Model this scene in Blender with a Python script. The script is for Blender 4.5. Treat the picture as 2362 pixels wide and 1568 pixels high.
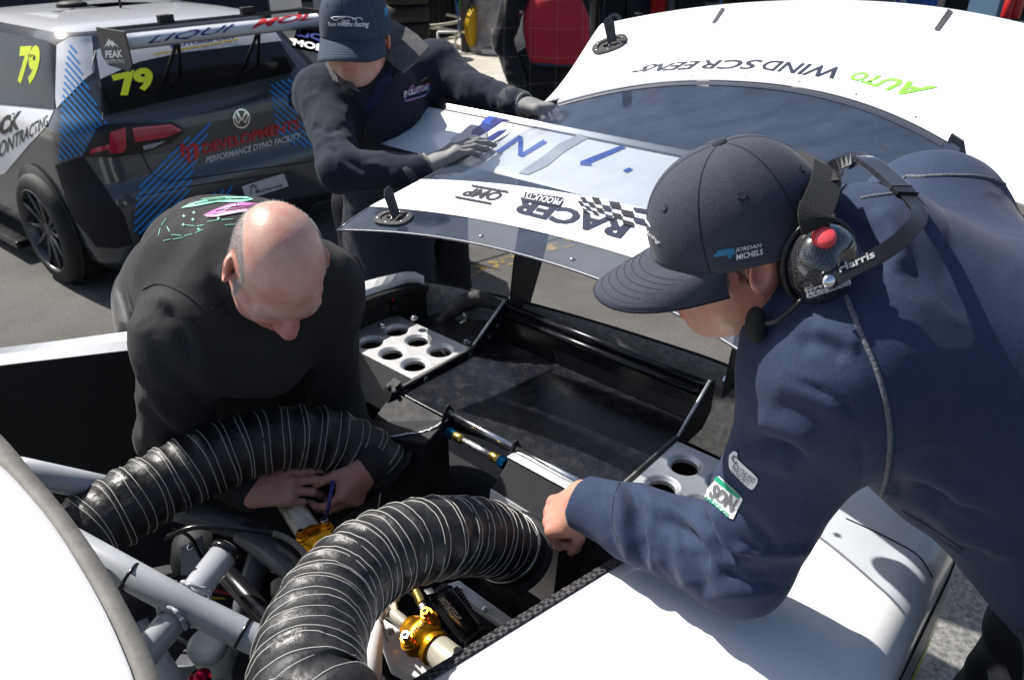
import bpy, bmesh, math, random
import numpy as np
from mathutils import Vector, Matrix
from mathutils.bvhtree import BVHTree

for o in list(bpy.data.objects):
    bpy.data.objects.remove(o, do_unlink=True)
scene = bpy.context.scene
COL = scene.collection
R = math.radians
random.seed(7)
RNG = np.random.default_rng(7)

# ------------------------------------------------------------------ camera
FPX, IW, IH, HOR, CAMH = 1750.0, 2361.0, 1568.0, -190.0, 1.85
PITCH = math.atan((IH / 2 - HOR) / FPX)
cam = bpy.data.cameras.new('camera')
cam.sensor_width = 36.0
cam.lens = FPX / IW * 36.0
cam.clip_start = 0.02
cam.clip_end = 500
cam_o = bpy.data.objects.new('camera', cam)
COL.objects.link(cam_o)
cam_o.location = (0, 0, CAMH)
cam_o.rotation_euler = (R(90) - PITCH, 0, 0)
scene.camera = cam_o
cam.dof.use_dof = True
cam.dof.focus_distance = 1.25
cam.dof.aperture_fstop = 9.0

# ------------------------------------------------------------------ light
SUN_AZ, SUN_EL = 146.0, 48.0          # where the sun stands: azimuth from +x towards +y
world = bpy.data.worlds.new('World')
scene.world = world
world.use_nodes = True
wn = world.node_tree
bg = wn.nodes['Background']
sky = wn.nodes.new('ShaderNodeTexSky')
sky.sky_type = 'NISHITA'
sky.sun_disc = False
sky.sun_elevation = R(SUN_EL)
sky.sun_rotation = R(90 - SUN_AZ)
sky.air_density = 1.0
sky.dust_density = 2.0
wn.links.new(sky.outputs[0], bg.inputs[0])
bg.inputs[1].default_value = 0.088
sun = bpy.data.lights.new('sun', 'SUN')
sun.energy = 5.0
sun.angle = R(0.6)
sun.color = (1.0, 0.96, 0.90)
sun_o = bpy.data.objects.new('sun', sun)
COL.objects.link(sun_o)
ca, ce = R(SUN_AZ), R(SUN_EL)
SUNDIR = Vector((math.cos(ca) * math.cos(ce), math.sin(ca) * math.cos(ce), math.sin(ce)))
sun_o.rotation_euler = SUNDIR.to_track_quat('Z', 'Y').to_euler()
sun_o.location = SUNDIR * 30
vs = scene.view_settings
vs.view_transform = 'Standard'
vs.look = 'None'
vs.gamma = 1.0
vs.exposure = 0.70
vs.use_curve_mapping = False
scene.render.resolution_x, scene.render.resolution_y = 1024, 679
scene.cycles.max_bounces = 8
scene.cycles.transparent_max_bounces = 12

# ------------------------------------------------------------------ pixels to places
SP, CP = math.sin(PITCH), math.cos(PITCH)
def ray(x, y):
    cx, cy = (x - IW / 2) / FPX, -(y - IH / 2) / FPX
    return np.array([cx, CP + cy * SP, -SP + cy * CP])
CAM = np.array([0, 0, CAMH])
def D(x, y, d):
    "point seen at pixel x, y, d metres along the view axis"
    return CAM + ray(x, y) * d
def U(x, y, z):
    "point seen at pixel x, y on the level plane at height z"
    d = ray(x, y)
    return CAM + d * ((z - CAMH) / d[2])
def cv(x, y, z):
    "direction from right / up / towards the viewer"
    v = np.array([x, y * SP - z * CP, y * CP + z * SP])
    return v / np.linalg.norm(v)
def N(v):
    v = np.asarray(v, float)
    return v / (np.linalg.norm(v) + 1e-12)
# the race car's own axes: a to its right hand wing tip, r rearwards
CAZ = R(-41.0)
CA = np.array([math.cos(CAZ), math.sin(CAZ), 0])
CB = np.array([-CA[1], CA[0], 0])
CO = (U(913, 761, .8) + U(1580, 1070, .8)) / 2
def C(a, r, z):
    q = CO + CA * a + CB * r
    return np.array([q[0], q[1], z])
def CI(pt):
    q = np.asarray(pt) - CO
    return float(q @ CA), float(q @ CB), float(pt[2])
Z3 = np.array([0, 0, 1.0])

# ------------------------------------------------------------------ materials
MATS = {}
def mat(name, col, rough=.5, metal=0., var=0., vs=6., bump=0., bs=150., coat=0., spec=.5,
        sheen=0., col2=None, rvar=0., alpha=1., trans=0., ior=1.45, stretch=None, detail=4., emit=0., bdist=.002):
    m = bpy.data.materials.new(name)
    m.use_nodes = True
    nt = m.node_tree
    b = nt.nodes['Principled BSDF']
    L = nt.links.new
    c = (col[0], col[1], col[2], 1)
    b.inputs['Base Color'].default_value = c
    b.inputs['Roughness'].default_value = rough
    b.inputs['Metallic'].default_value = metal
    b.inputs['IOR'].default_value = ior
    b.inputs['Specular IOR Level'].default_value = spec
    b.inputs['Coat Weight'].default_value = coat
    b.inputs['Coat Roughness'].default_value = .05
    b.inputs['Sheen Weight'].default_value = sheen
    b.inputs['Sheen Roughness'].default_value = .4
    b.inputs['Alpha'].default_value = alpha
    b.inputs['Transmission Weight'].default_value = trans
    if emit:
        b.inputs['Emission Color'].default_value = c
        b.inputs['Emission Strength'].default_value = emit
    if var or rvar or bump:
        tc = nt.nodes.new('ShaderNodeTexCoord')
        src = tc.outputs['Object']
        if stretch:
            mp = nt.nodes.new('ShaderNodeMapping')
            mp.inputs['Scale'].default_value = stretch
            L(src, mp.inputs[0]); src = mp.outputs[0]
    if var or rvar:
        n = nt.nodes.new('ShaderNodeTexNoise')
        n.inputs['Scale'].default_value = vs
        n.inputs['Detail'].default_value = detail
        n.inputs['Roughness'].default_value = .65
        L(src, n.inputs['Vector'])
        rp = nt.nodes.new('ShaderNodeMapRange')
        rp.inputs[1].default_value, rp.inputs[2].default_value = .3, .7
        L(n.outputs[0], rp.inputs[0])
        if var:
            mx = nt.nodes.new('ShaderNodeMix'); mx.data_type = 'RGBA'
            hi = col2 if col2 else [min(1, v * (1 + var)) for v in col]
            lo = col if col2 else [v * (1 - var) for v in col]
            mx.inputs[6].default_value = (*lo, 1); mx.inputs[7].default_value = (*hi, 1)
            L(rp.outputs[0], mx.inputs[0]); L(mx.outputs[2], b.inputs['Base Color'])
        if rvar:
            r2 = nt.nodes.new('ShaderNodeMapRange')
            r2.inputs[1].default_value, r2.inputs[2].default_value = .3, .7
            r2.inputs[3].default_value, r2.inputs[4].default_value = max(.02, rough - rvar), min(1, rough + rvar)
            L(n.outputs[0], r2.inputs[0]); L(r2.outputs[0], b.inputs['Roughness'])
    if bump:
        n2 = nt.nodes.new('ShaderNodeTexNoise')
        n2.inputs['Scale'].default_value = bs
        n2.inputs['Detail'].default_value = 3
        L(src, n2.inputs['Vector'])
        bp = nt.nodes.new('ShaderNodeBump')
        bp.inputs['Strength'].default_value = bump
        bp.inputs['Distance'].default_value = bdist
        L(n2.outputs[0], bp.inputs['Height']); L(bp.outputs[0], b.inputs['Normal'])
    MATS[name] = m
    return m
def nodes_of(m):
    return m.node_tree, m.node_tree.nodes['Principled BSDF'], m.node_tree.links.new

# ------------------------------------------------------------------ objects
GEO = {}       # object -> world-space (verts, faces) for laying decals on it
def thing(name, label, cat, loc=(0, 0, 0), group=None):
    o = bpy.data.objects.new(name, None)
    o.empty_display_size = .1
    COL.objects.link(o)
    o.location = Vector(loc)
    o['label'] = label; o['category'] = cat
    if group: o['group'] = group
    return o
def wloc(o):
    v = Vector((0, 0, 0))
    while o:
        v += o.location; o = o.parent
    return v
def mk(name, verts, faces, m, parent=None, smooth=True, label=None, cat=None, kind=None, group=None,
       solid=0, solid_off=0, subsurf=0, bevel=0, mats=None, fmat=None, keep=False, autosmooth=None):
    if verts is None: return None
    V = np.asarray(verts, float)
    me = bpy.data.meshes.new(name)
    off = np.array(wloc(parent)) if parent else np.zeros(3)
    me.from_pydata((V - off).tolist(), [], [list(map(int, f)) for f in faces])
    for x in (mats or [m]):
        me.materials.append(x)
    if fmat is not None:
        me.polygons.foreach_set('material_index', np.asarray(fmat, np.int32))
    if smooth:
        me.polygons.foreach_set('use_smooth', np.ones(len(me.polygons), bool))
    me.update()
    o = bpy.data.objects.new(name, me)
    COL.objects.link(o)
    if parent: o.parent = parent
    if label: o['label'] = label
    if cat: o['category'] = cat
    if kind: o['kind'] = kind
    if group: o['group'] = group
    if bevel:
        b = o.modifiers.new('bevel', 'BEVEL'); b.width = bevel; b.segments = 2; b.limit_method = 'ANGLE'; b.angle_limit = R(35)
    if solid:
        s = o.modifiers.new('solid', 'SOLIDIFY'); s.thickness = solid; s.offset = solid_off
    if subsurf:
        s = o.modifiers.new('sub', 'SUBSURF'); s.levels = subsurf; s.render_levels = subsurf
    if autosmooth is not None:
        me.set_sharp_from_angle(angle=R(autosmooth))
    if keep: GEO[o] = (V, [list(map(int, f)) for f in faces])
    return o
def join(parts):
    V, F, n = [], [], 0
    for v, f in parts:
        v = np.asarray(v, float); V.append(v); F += [[i + n for i in q] for q in f]; n += len(v)
    return np.concatenate(V), F
def gridf(m, n, closed=False):
    F = []
    for i in range(m - 1):
        for j in range(n if closed else n - 1):
            k = (j + 1) % n
            F.append([i * n + j, i * n + k, (i + 1) * n + k, (i + 1) * n + j])
    return F
def grid(P):
    P = np.asarray(P, float)
    return P.reshape(-1, 3), gridf(P.shape[0], P.shape[1])
def spline(pts, n):
    "Catmull-Rom through points of any dimension, resampled evenly to n"
    P = np.asarray(pts, float)
    Q = np.vstack([2 * P[0] - P[1], P, 2 * P[-1] - P[-2]])
    out = []
    for i in range(1, len(Q) - 2):
        for t in np.linspace(0, 1, 24, endpoint=False):
            p0, p1, p2, p3 = Q[i - 1:i + 3]
            out.append(.5 * (2 * p1 + (p2 - p0) * t + (2 * p0 - 5 * p1 + 4 * p2 - p3) * t * t + (3 * p1 - p0 - 3 * p2 + p3) * t ** 3))
    out.append(P[-1])
    out = np.array(out)
    s = np.r_[0, np.cumsum(np.linalg.norm(np.diff(out[:, :3], axis=0), axis=1))]
    t = np.linspace(0, s[-1], n)
    return np.stack([np.interp(t, s, out[:, k]) for k in range(out.shape[1])], 1)
def frames(P):
    P = np.asarray(P, float)
    T = np.gradient(P, axis=0)
    T /= np.linalg.norm(T, axis=1)[:, None] + 1e-12
    n = np.cross(T[0], [0, 0, 1.0])
    if np.linalg.norm(n) < .1: n = np.cross(T[0], [1.0, 0, 0])
    n = N(n); A, Bv = [], []
    for t in T:
        n = N(n - t * (n @ t)); A.append(n); Bv.append(np.cross(t, n))
    return T, np.array(A), np.array(Bv)
def tube(P, r, n=12, cap=True):
    P = np.asarray(P, float)
    if len(P) == 2: P = np.linspace(P[0], P[1], 3)
    r = np.broadcast_to(np.asarray(r, float), (len(P),))
    T, A, Bv = frames(P)
    th = np.linspace(0, 2 * math.pi, n, endpoint=False)
    V = P[:, None] + r[:, None, None] * (np.cos(th)[None, :, None] * A[:, None] + np.sin(th)[None, :, None] * Bv[:, None])
    V = V.reshape(-1, 3); F = gridf(len(P), n, True)
    if cap:
        F.append(list(range(n))[::-1]); F.append([(len(P) - 1) * n + j for j in range(n)])
    return V, F
def basis(ax):
    ax = N(ax)
    u = np.cross(ax, [0, 0, 1.0])
    if np.linalg.norm(u) < .1: u = np.cross(ax, [1.0, 0, 0])
    u = N(u)
    return ax, u, np.cross(ax, u)
def lathe(prof, o, ax, n=24, caps=True):
    "prof: (distance along axis, radius)"
    ax, u, v = basis(ax)
    th = np.linspace(0, 2 * math.pi, n, endpoint=False)
    V = []
    for d, r in prof:
        V.append(np.asarray(o) + ax * d + r * (np.cos(th)[:, None] * u + np.sin(th)[:, None] * v))
    V = np.concatenate(V); F = gridf(len(prof), n, True)
    if not caps: return V, F
    F.append(list(range(n))[::-1]); F.append([(len(prof) - 1) * n + j for j in range(n)])
    return V, F
def box(c, ax, ay, az, hx, hy, hz):
    c = np.asarray(c, float)
    V = [c + ax * hx * i + ay * hy * j + az * hz * k for i in (-1, 1) for j in (-1, 1) for k in (-1, 1)]
    F = [[0, 1, 3, 2], [4, 6, 7, 5], [0, 4, 5, 1], [2, 3, 7, 6], [0, 2, 6, 4], [1, 5, 7, 3]]
    return np.array(V), F
X3, Y3 = np.array([1.0, 0, 0]), np.array([0, 1.0, 0])
def wbox(x0, x1, y0, y1, z0, z1):
    return box(((x0 + x1) / 2, (y0 + y1) / 2, (z0 + z1) / 2), X3, Y3, Z3, (x1 - x0) / 2, (y1 - y0) / 2, (z1 - z0) / 2)
def cbox(a0, a1, r0, r1, z0, z1):
    return box(C((a0 + a1) / 2, (r0 + r1) / 2, (z0 + z1) / 2), CA, CB, Z3, (a1 - a0) / 2, (r1 - r0) / 2, (z1 - z0) / 2)
def prism(poly, d):
    "closed 3-D polygon pushed along vector d"
    P = np.asarray(poly, float); n = len(P)
    V = np.vstack([P, P + np.asarray(d)])
    F = [list(range(n))[::-1], list(range(n, 2 * n))] + [[i, (i + 1) % n, n + (i + 1) % n, n + i] for i in range(n)]
    return V, F
def copy_tree(o, dloc, parent=None):
    c = o.copy(); COL.objects.link(c)
    if parent: c.parent = parent
    else: c.location = o.location + Vector(dloc)
    for ch in [x for x in bpy.data.objects if x.parent == o]:
        copy_tree(ch, dloc, c)
    return c

# ------------------------------------------------------------------ decals
def bvh_of(objs):
    return BVHTree.FromPolygons(*[x if i else x.tolist() for i, x in enumerate(join([GEO[o] for o in objs]))])
def cast(bvh, x, y, off=.0015):
    d = ray(x, y)
    h = bvh.ray_cast(Vector(CAM), Vector(d))
    if h[0] is None: return None
    n = np.array(h[1])
    if n @ d > 0: n = -n
    return np.array(h[0]) + n * off
_tc = {}
def text2d(s, bold=0., shear=0.):
    key = (s, bold, shear)
    if key in _tc: return _tc[key]
    cu = bpy.data.curves.new('t', 'FONT')
    cu.body = s; cu.size = 1; cu.offset = bold; cu.shear = shear; cu.resolution_u = 3
    cu.fill_mode = 'FRONT'
    ob = bpy.data.objects.new('t', cu)
    COL.objects.link(ob)
    me = bpy.data.meshes.new_from_object(ob, depsgraph=None)
    V = np.array([v.co[:2] for v in me.vertices]); F = [list(q.vertices) for q in me.polygons]
    bpy.data.objects.remove(ob); bpy.data.curves.remove(cu); bpy.data.meshes.remove(me)
    if len(V) == 0: return None
    if bold:       # a thickened glyph that threw a spike falls back to the plain one
        P0 = text2d(s, 0., shear)
        w0, h0 = _tc[('size', s, shear)]
        if np.ptp(V[:, 0]) > w0 * 1.25 + .2 or np.ptp(V[:, 1]) > h0 * 1.4:
            _tc[key] = P0; return P0
    else: _tc[('size', s, shear)] = (np.ptp(V[:, 0]), np.ptp(V[:, 1]))
    x0, x1 = V[:, 0].min(), V[:, 0].max(); y0, y1 = V[:, 1].min(), V[:, 1].max()
    V = (V - [x0, y0]) / [x1 - x0, max(1e-6, y1 - y0)]
    _tc[key] = (V, F)
    return V, F
def homog(q):
    "unit square (0,0)(1,0)(1,1)(0,1) to four pixels"
    src = [(0, 0), (1, 0), (1, 1), (0, 1)]
    Am, b = [], []
    for (x, y), (u, v) in zip(src, q):
        Am.append([x, y, 1, 0, 0, 0, -u * x, -u * y]); b.append(u)
        Am.append([0, 0, 0, x, y, 1, -v * x, -v * y]); b.append(v)
    h = np.append(np.linalg.solve(np.array(Am, float), np.array(b, float)), 1).reshape(3, 3)
    def f(x, y):
        w = h @ np.array([x, y, 1]); return w[0] / w[2], w[1] / w[2]
    return f
def lay(name, V2, F2, f, bvh, m, parent, off=.0015, smooth=True):
    pts = [cast(bvh, *f(x, y), off) for x, y in V2]
    ok = [i for i, q in enumerate(pts) if q is not None]
    if len(ok) < 3: print('decal lost', name); return None
    idx = {i: k for k, i in enumerate(ok)}
    F = [[idx[i] for i in q] for q in F2 if all(i in idx for i in q)]
    P = np.array([pts[i] for i in ok])
    # drop faces that jump across a gap in depth
    G = []
    for q in F:
        e = max(np.linalg.norm(P[q[i]] - P[q[i - 1]]) for i in range(len(q)))
        if e < .35: G.append(q)
    if not G: return None
    return mk(name, P, G, m, parent, smooth=smooth)
def subdiv2d(V, F, n):
    bm = bmesh.new()
    vs_ = [bm.verts.new((x, y, 0)) for x, y in V]
    for q in F:
        try: bm.faces.new([vs_[i] for i in q])
        except ValueError: pass
    bmesh.ops.triangulate(bm, faces=bm.faces[:])
    for _ in range(n): bmesh.ops.subdivide_edges(bm, edges=bm.edges[:], cuts=1, use_grid_fill=True)
    bm.verts.index_update()
    V = np.array([v.co[:2] for v in bm.verts]); F = [[v.index for v in q.verts] for q in bm.faces]
    bm.free()
    return V, F
def pieces(V, F):
    par = list(range(len(V)))
    def find(x):
        while par[x] != x: par[x] = par[par[x]]; x = par[x]
        return x
    for q in F:
        for k in q[1:]: par[find(k)] = find(q[0])
    G = {}
    for q in F: G.setdefault(find(q[0]), []).append(q)
    out = []
    for fs in G.values():
        ix = sorted({k for q in fs for k in q}); mp_ = {k: n for n, k in enumerate(ix)}
        out.append((V[ix], [[mp_[k] for k in q] for q in fs]))
    return out
def letter(s, quad, bvh, m, parent, bold=.02, shear=0., name='lettering', off=.0015, sub=1):
    t = text2d(s, bold, shear)
    V, F = subdiv2d(t[0], t[1], sub)
    q = np.array(quad, float); area = .5 * abs(sum(q[i - 1, 0] * q[i, 1] - q[i, 0] * q[i - 1, 1] for i in range(4)))
    f = homog(quad)
    if area > 1400:      # big letters are pieces of their own
        o = None
        for v, fc in pieces(V, F): o = lay(name, v, fc, f, bvh, m, parent, off)
        return o
    o = lay(name, V, F, f, bvh, m, parent, off)
    if o: o['kind'] = 'stuff'
    return o
def poly2d(pts, cuts=2):
    bm = bmesh.new()
    vs_ = [bm.verts.new((x, y, 0)) for x, y in pts]
    bm.faces.new(vs_)
    bmesh.ops.triangulate(bm, faces=bm.faces[:])
    for _ in range(cuts):
        bmesh.ops.subdivide_edges(bm, edges=bm.edges[:], cuts=1, use_grid_fill=True)
    V = np.array([v.co[:2] for v in bm.verts]); bm.verts.index_update()
    F = [[v.index for v in q.verts] for q in bm.faces]
    bm.free()
    return V, F
def patch(name, pts, bvh, m, parent, cuts=3, off=.0015):
    V, F = poly2d(pts, cuts)
    return lay(name, V, F, lambda x, y: (x, y), bvh, m, parent, off)
def curvepts(pts, n=24, closed=True):
    P = [np.array(q, float) for q in pts]
    if closed: P = P + [P[0]]
    return [tuple(q) for q in spline([np.r_[q, 0] for q in P], n)[:(-1 if closed else None), :2]]
def wire_on(pix, bvh, r, n=40, off=.001, seg=6):
    P = spline([np.r_[q, 0] for q in np.array(pix, float)], n)[:, :2]
    Q = [cast(bvh, x, y, off) for x, y in P]
    Q = [q for q in Q if q is not None]
    if len(Q) < 4: print('wire lost', pix[0]); return None, None
    return tube(Q, r, seg)

# ------------------------------------------------------------------ soft bodies: blended solids turned into one continuous skin
def cone(p0, p1, r0, r1=None, k=.02, flat=None, sub=False):
    return dict(t='c', p0=np.asarray(p0, float), p1=np.asarray(p1, float), r0=r0, r1=r0 if r1 is None else r1, k=k, flat=flat, sub=sub)
def chain(pts, rs, k=.02, flat=None):
    return [cone(pts[i], pts[i + 1], rs[i], rs[i + 1], k, flat) for i in range(len(pts) - 1)]
def ball(c, r, k=.02, sub=False):
    return dict(t='c', p0=np.asarray(c, float), p1=np.asarray(c, float) + 1e-5, r0=r, r1=r, k=k, flat=None, sub=sub)
def ell(c, axes, radii, k=.02, sub=False):
    return dict(t='e', c=np.asarray(c, float), M=np.asarray(axes, float), r=np.asarray(radii, float), k=k, sub=sub)
def plane_cut(pt, n, k=.004):
    "removes everything on the side the normal points to"
    return dict(t='p', c=np.asarray(pt, float), n=N(n), k=k, sub=True)
def bounds(q):
    if q['t'] == 'c':
        r = max(q['r0'], q['r1'])
        return np.minimum(q['p0'], q['p1']) - r, np.maximum(q['p0'], q['p1']) + r
    e = np.sqrt(((q['M'].T * q['r']) ** 2).sum(1))
    return q['c'] - e, q['c'] + e
def dist(q, P):
    if q['t'] == 'c':
        d = q['p1'] - q['p0']; w = P - q['p0'].astype(np.float32)
        t = np.clip(w @ d.astype(np.float32) / max(1e-9, d @ d), 0, 1)
        w = w - t[..., None] * d.astype(np.float32)
        s = 1.
        if q['flat'] is not None:
            n, fc = q['flat']
            c = w @ np.asarray(n, np.float32)
            w = w + (c * (1 / fc - 1))[..., None] * np.asarray(n, np.float32); s = min(1, fc) * .5 + .5
        return (np.sqrt((w * w).sum(-1)) - (q['r0'] + t * (q['r1'] - q['r0']))) * s
    if q['t'] == 'p':
        return -((P - q['c'].astype(np.float32)) @ q['n'].astype(np.float32))
    w = (P - q['c'].astype(np.float32)) @ q['M'].T.astype(np.float32)
    w1 = w / q['r'].astype(np.float32)
    k0 = np.sqrt((w1 * w1).sum(-1)); w2 = w1 / q['r'].astype(np.float32)
    k1 = np.sqrt((w2 * w2).sum(-1)) + 1e-9
    return k0 * (k0 - 1) / k1
def skin(prims, h, lo=None, hi=None, noise=None):
    "surface nets over the blended field of prims"
    add = [q for q in prims if not q['sub']]
    bs_ = [bounds(q) for q in add]
    lo = np.min([b[0] for b in bs_], 0) - 3 * h if lo is None else np.asarray(lo)
    hi = np.max([b[1] for b in bs_], 0) + 3 * h if hi is None else np.asarray(hi)
    n = np.ceil((hi - lo) / h).astype(int) + 1
    F = np.full(n, .06, np.float32)
    for q in prims:
        pad = 3 * h + q['k']
        if q['t'] == 'p':
            i0, i1 = np.zeros(3, int), n
        else:
            b0, b1 = bounds(q)
            i0 = np.clip(np.floor((b0 - pad - lo) / h).astype(int), 0, n)
            i1 = np.clip(np.ceil((b1 + pad - lo) / h).astype(int) + 1, 0, n)
        if (i1 <= i0).any(): continue
        ax = [(lo[a] + h * np.arange(i0[a], i1[a])).astype(np.float32) for a in range(3)]
        P = np.stack(np.meshgrid(*ax, indexing='ij'), -1)
        d = dist(q, P)
        s = tuple(slice(i0[a], i1[a]) for a in range(3))
        f = F[s]; k = max(q['k'], 1e-4)
        if q['sub']:
            d = -d
            hh = np.clip(.5 + .5 * (d - f) / k, 0, 1)
            F[s] = f + (d - f) * hh + k * hh * (1 - hh)
        else:
            hh = np.clip(.5 + .5 * (f - d) / k, 0, 1)
            F[s] = f + (d - f) * hh - k * hh * (1 - hh)
    # nets
    ins = F < 0
    c8 = [ins[i:n[0] - 1 + i, j:n[1] - 1 + j, l:n[2] - 1 + l] for i in (0, 1) for j in (0, 1) for l in (0, 1)]
    tot = sum(c.astype(np.int8) for c in c8)
    I = np.argwhere((tot > 0) & (tot < 8))
    vid = np.full(n - 1, -1, np.int64); vid[tuple(I.T)] = np.arange(len(I))
    acc = np.zeros((len(I), 3)); cnt = np.zeros(len(I))
    cor = [np.array((i, j, l)) for i in (0, 1) for j in (0, 1) for l in (0, 1)]
    for a in range(8):
        for b in range(a + 1, 8):
            if abs(cor[a] - cor[b]).sum() != 1: continue
            fa = F[tuple((I + cor[a]).T)]; fb = F[tuple((I + cor[b]).T)]
            m = (fa < 0) != (fb < 0)
            t = np.where(m, fa / np.where(m, fa - fb, 1), 0)[:, None]
            acc += np.where(m[:, None], cor[a] + t * (cor[b] - cor[a]), 0); cnt += m
    V = lo + h * (I + acc / cnt[:, None])
    faces = []
    for a in range(3):
        b, c = (a + 1) % 3, (a + 2) % 3
        s0 = [slice(1, n[0] - 1), slice(1, n[1] - 1), slice(1, n[2] - 1)]; s1 = list(s0)
        s0[a] = slice(0, n[a] - 1); s1[a] = slice(1, n[a])
        x, y = ins[tuple(s0)], ins[tuple(s1)]
        J = np.argwhere(x != y)
        J0 = J.copy(); J0[:, b] += 1; J0[:, c] += 1
        eb = np.zeros(3, int); eb[b] = 1; ec = np.zeros(3, int); ec[c] = 1
        q = np.stack([vid[tuple((J0 - eb - ec).T)], vid[tuple((J0 - ec).T)], vid[tuple(J0.T)], vid[tuple((J0 - eb).T)]], 1)
        fl = ~x[tuple(J.T)]
        q[fl] = q[fl][:, ::-1]
        faces.append(q)
    faces = np.concatenate(faces)
    faces = faces[(faces >= 0).all(1)]
    return V, faces.tolist()
def vnoise(P, scale, seed=0):
    "smooth value noise, -1..1"
    g = np.random.default_rng(seed).uniform(-1, 1, (32, 32, 32))
    Q = P * scale; i = np.floor(Q).astype(int); f = Q - i; f = f * f * (3 - 2 * f)
    out = 0
    for a in (0, 1):
        for b in (0, 1):
            for c in (0, 1):
                w = (f[:, 0] if a else 1 - f[:, 0]) * (f[:, 1] if b else 1 - f[:, 1]) * (f[:, 2] if c else 1 - f[:, 2])
                out = out + w * g[(i[:, 0] + a) % 32, (i[:, 1] + b) % 32, (i[:, 2] + c) % 32]
    return out
def vnormals(V, F):
    Fq = np.array(F); n = np.cross(V[Fq[:, 2]] - V[Fq[:, 0]], V[Fq[:, 3]] - V[Fq[:, 1]])
    o = np.zeros_like(V)
    for k in range(4): np.add.at(o, Fq[:, k], n)
    return o / (np.linalg.norm(o, axis=1)[:, None] + 1e-12)
def rumple(V, F, amp, scale, seed=0, ridged=True, where=None, stretch=None):
    Q = V if stretch is None else V @ np.asarray(stretch)
    a = vnoise(Q + .37 * vnoise(V, scale * .5, seed + 5)[:, None] / scale, scale, seed)
    d = (1 - 2 * np.abs(a)) if ridged else a
    if where is not None: d = d * where
    return V + vnormals(V, F) * (amp * d)[:, None]

# ---- head: local axes f (nose), l (left ear), u (crown)
class Head:
    def __init__(s, c, f, u, size=1.):
        s.c = np.asarray(c, float); s.f = N(f); u = np.asarray(u, float)
        s.u = N(u - s.f * (u @ s.f)); s.l = np.cross(s.u, s.f); s.s = size
        s.M = np.array([s.f, s.l, s.u])
    def p(s, f, l, u):
        return s.c + s.s * (s.f * f + s.l * l + s.u * u)
    def loc(s, P):
        return ((np.asarray(P) - s.c) @ s.M.T) / s.s
    def E(s, c, r, k=.015, sub=False, rot=None):
        return ell(s.p(*c), s.M if rot is None else rot @ s.M, np.array(r) * s.s, k * s.s, sub)
    def K(s, a, b, r0, r1=None, k=.01, sub=False):
        return cone(s.p(*a), s.p(*b), r0 * s.s, (r0 if r1 is None else r1) * s.s, k * s.s, sub=sub)
    def prims(s, jowl=0., nose=1., ears=1.):
        q = [s.E((-.010, 0, .030), (.099, .077, .090), .02),
             s.E((.030, 0, -.035), (.068, .062 + jowl, .085), .03),
             s.E((.055, 0, -.088), (.034, .034 + jowl, .028), .025),
             s.E((.010, 0, -.070), (.055, .054 + jowl * 1.5, .035), .03)]
        for e in (1, -1):
            q += [s.K((.066, e * .040, -.020), (.040, e * .058, -.022), .022, .018, .02),
                  s.K((.083, e * .012, .018), (.074, e * .048, .016), .012, .011, .012),
                  s.K((.045, e * .05, -.055), (-.002, e * .056, -.05), .02, .016, .025)]
        q += [s.K((.087, 0, .012), (.112, 0, -.026), .008 * nose, .011 * nose, .010),
              s.E((.113, 0, -.031), (.013 * nose, .013 * nose, .011), .008)]
        for e in (1, -1):
            q += [s.E((.101, e * .013 * nose, -.034), (.012, .008, .009), .006),
                  s.E((.103, e * .031, -.003), (.014, .019, .010), .010, True),
                  s.E((.078, e * .032, -.004), (.0125, .0135, .0115), .003)]
        q += [s.K((.092, -.016, -.059), (.092, .016, -.059), .0075, None, .008),
              s.K((.090, -.014, -.069), (.090, .014, -.069), .0085, None, .008),
              s.K((.100, -.022, -.0635), (.100, .022, -.0635), .0028, None, .005, True)]
        for e in (1, -1):
            a = R(14) * e
            ro = np.array([[math.cos(R(12)), 0, math.sin(R(12))], [0, 1, 0], [-math.sin(R(12)), 0, math.cos(R(12))]])
            rz = np.array([[math.cos(a * 2), math.sin(a * 2), 0], [-math.sin(a * 2), math.cos(a * 2), 0], [0, 0, 1]])
            q += [s.E((-.014, e * (.079 + .004 * ears), -.006), (.025 * ears, .0085, .034 * ears), .006, False, rz @ ro),
                  s.E((-.006, e * (.089 + .004 * ears), -.002), (.011, .007, .018), .006, True, rz @ ro),
                  s.E((.002, e * (.079), -.010), (.006, .007, .008), .004)]
        return q

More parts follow.
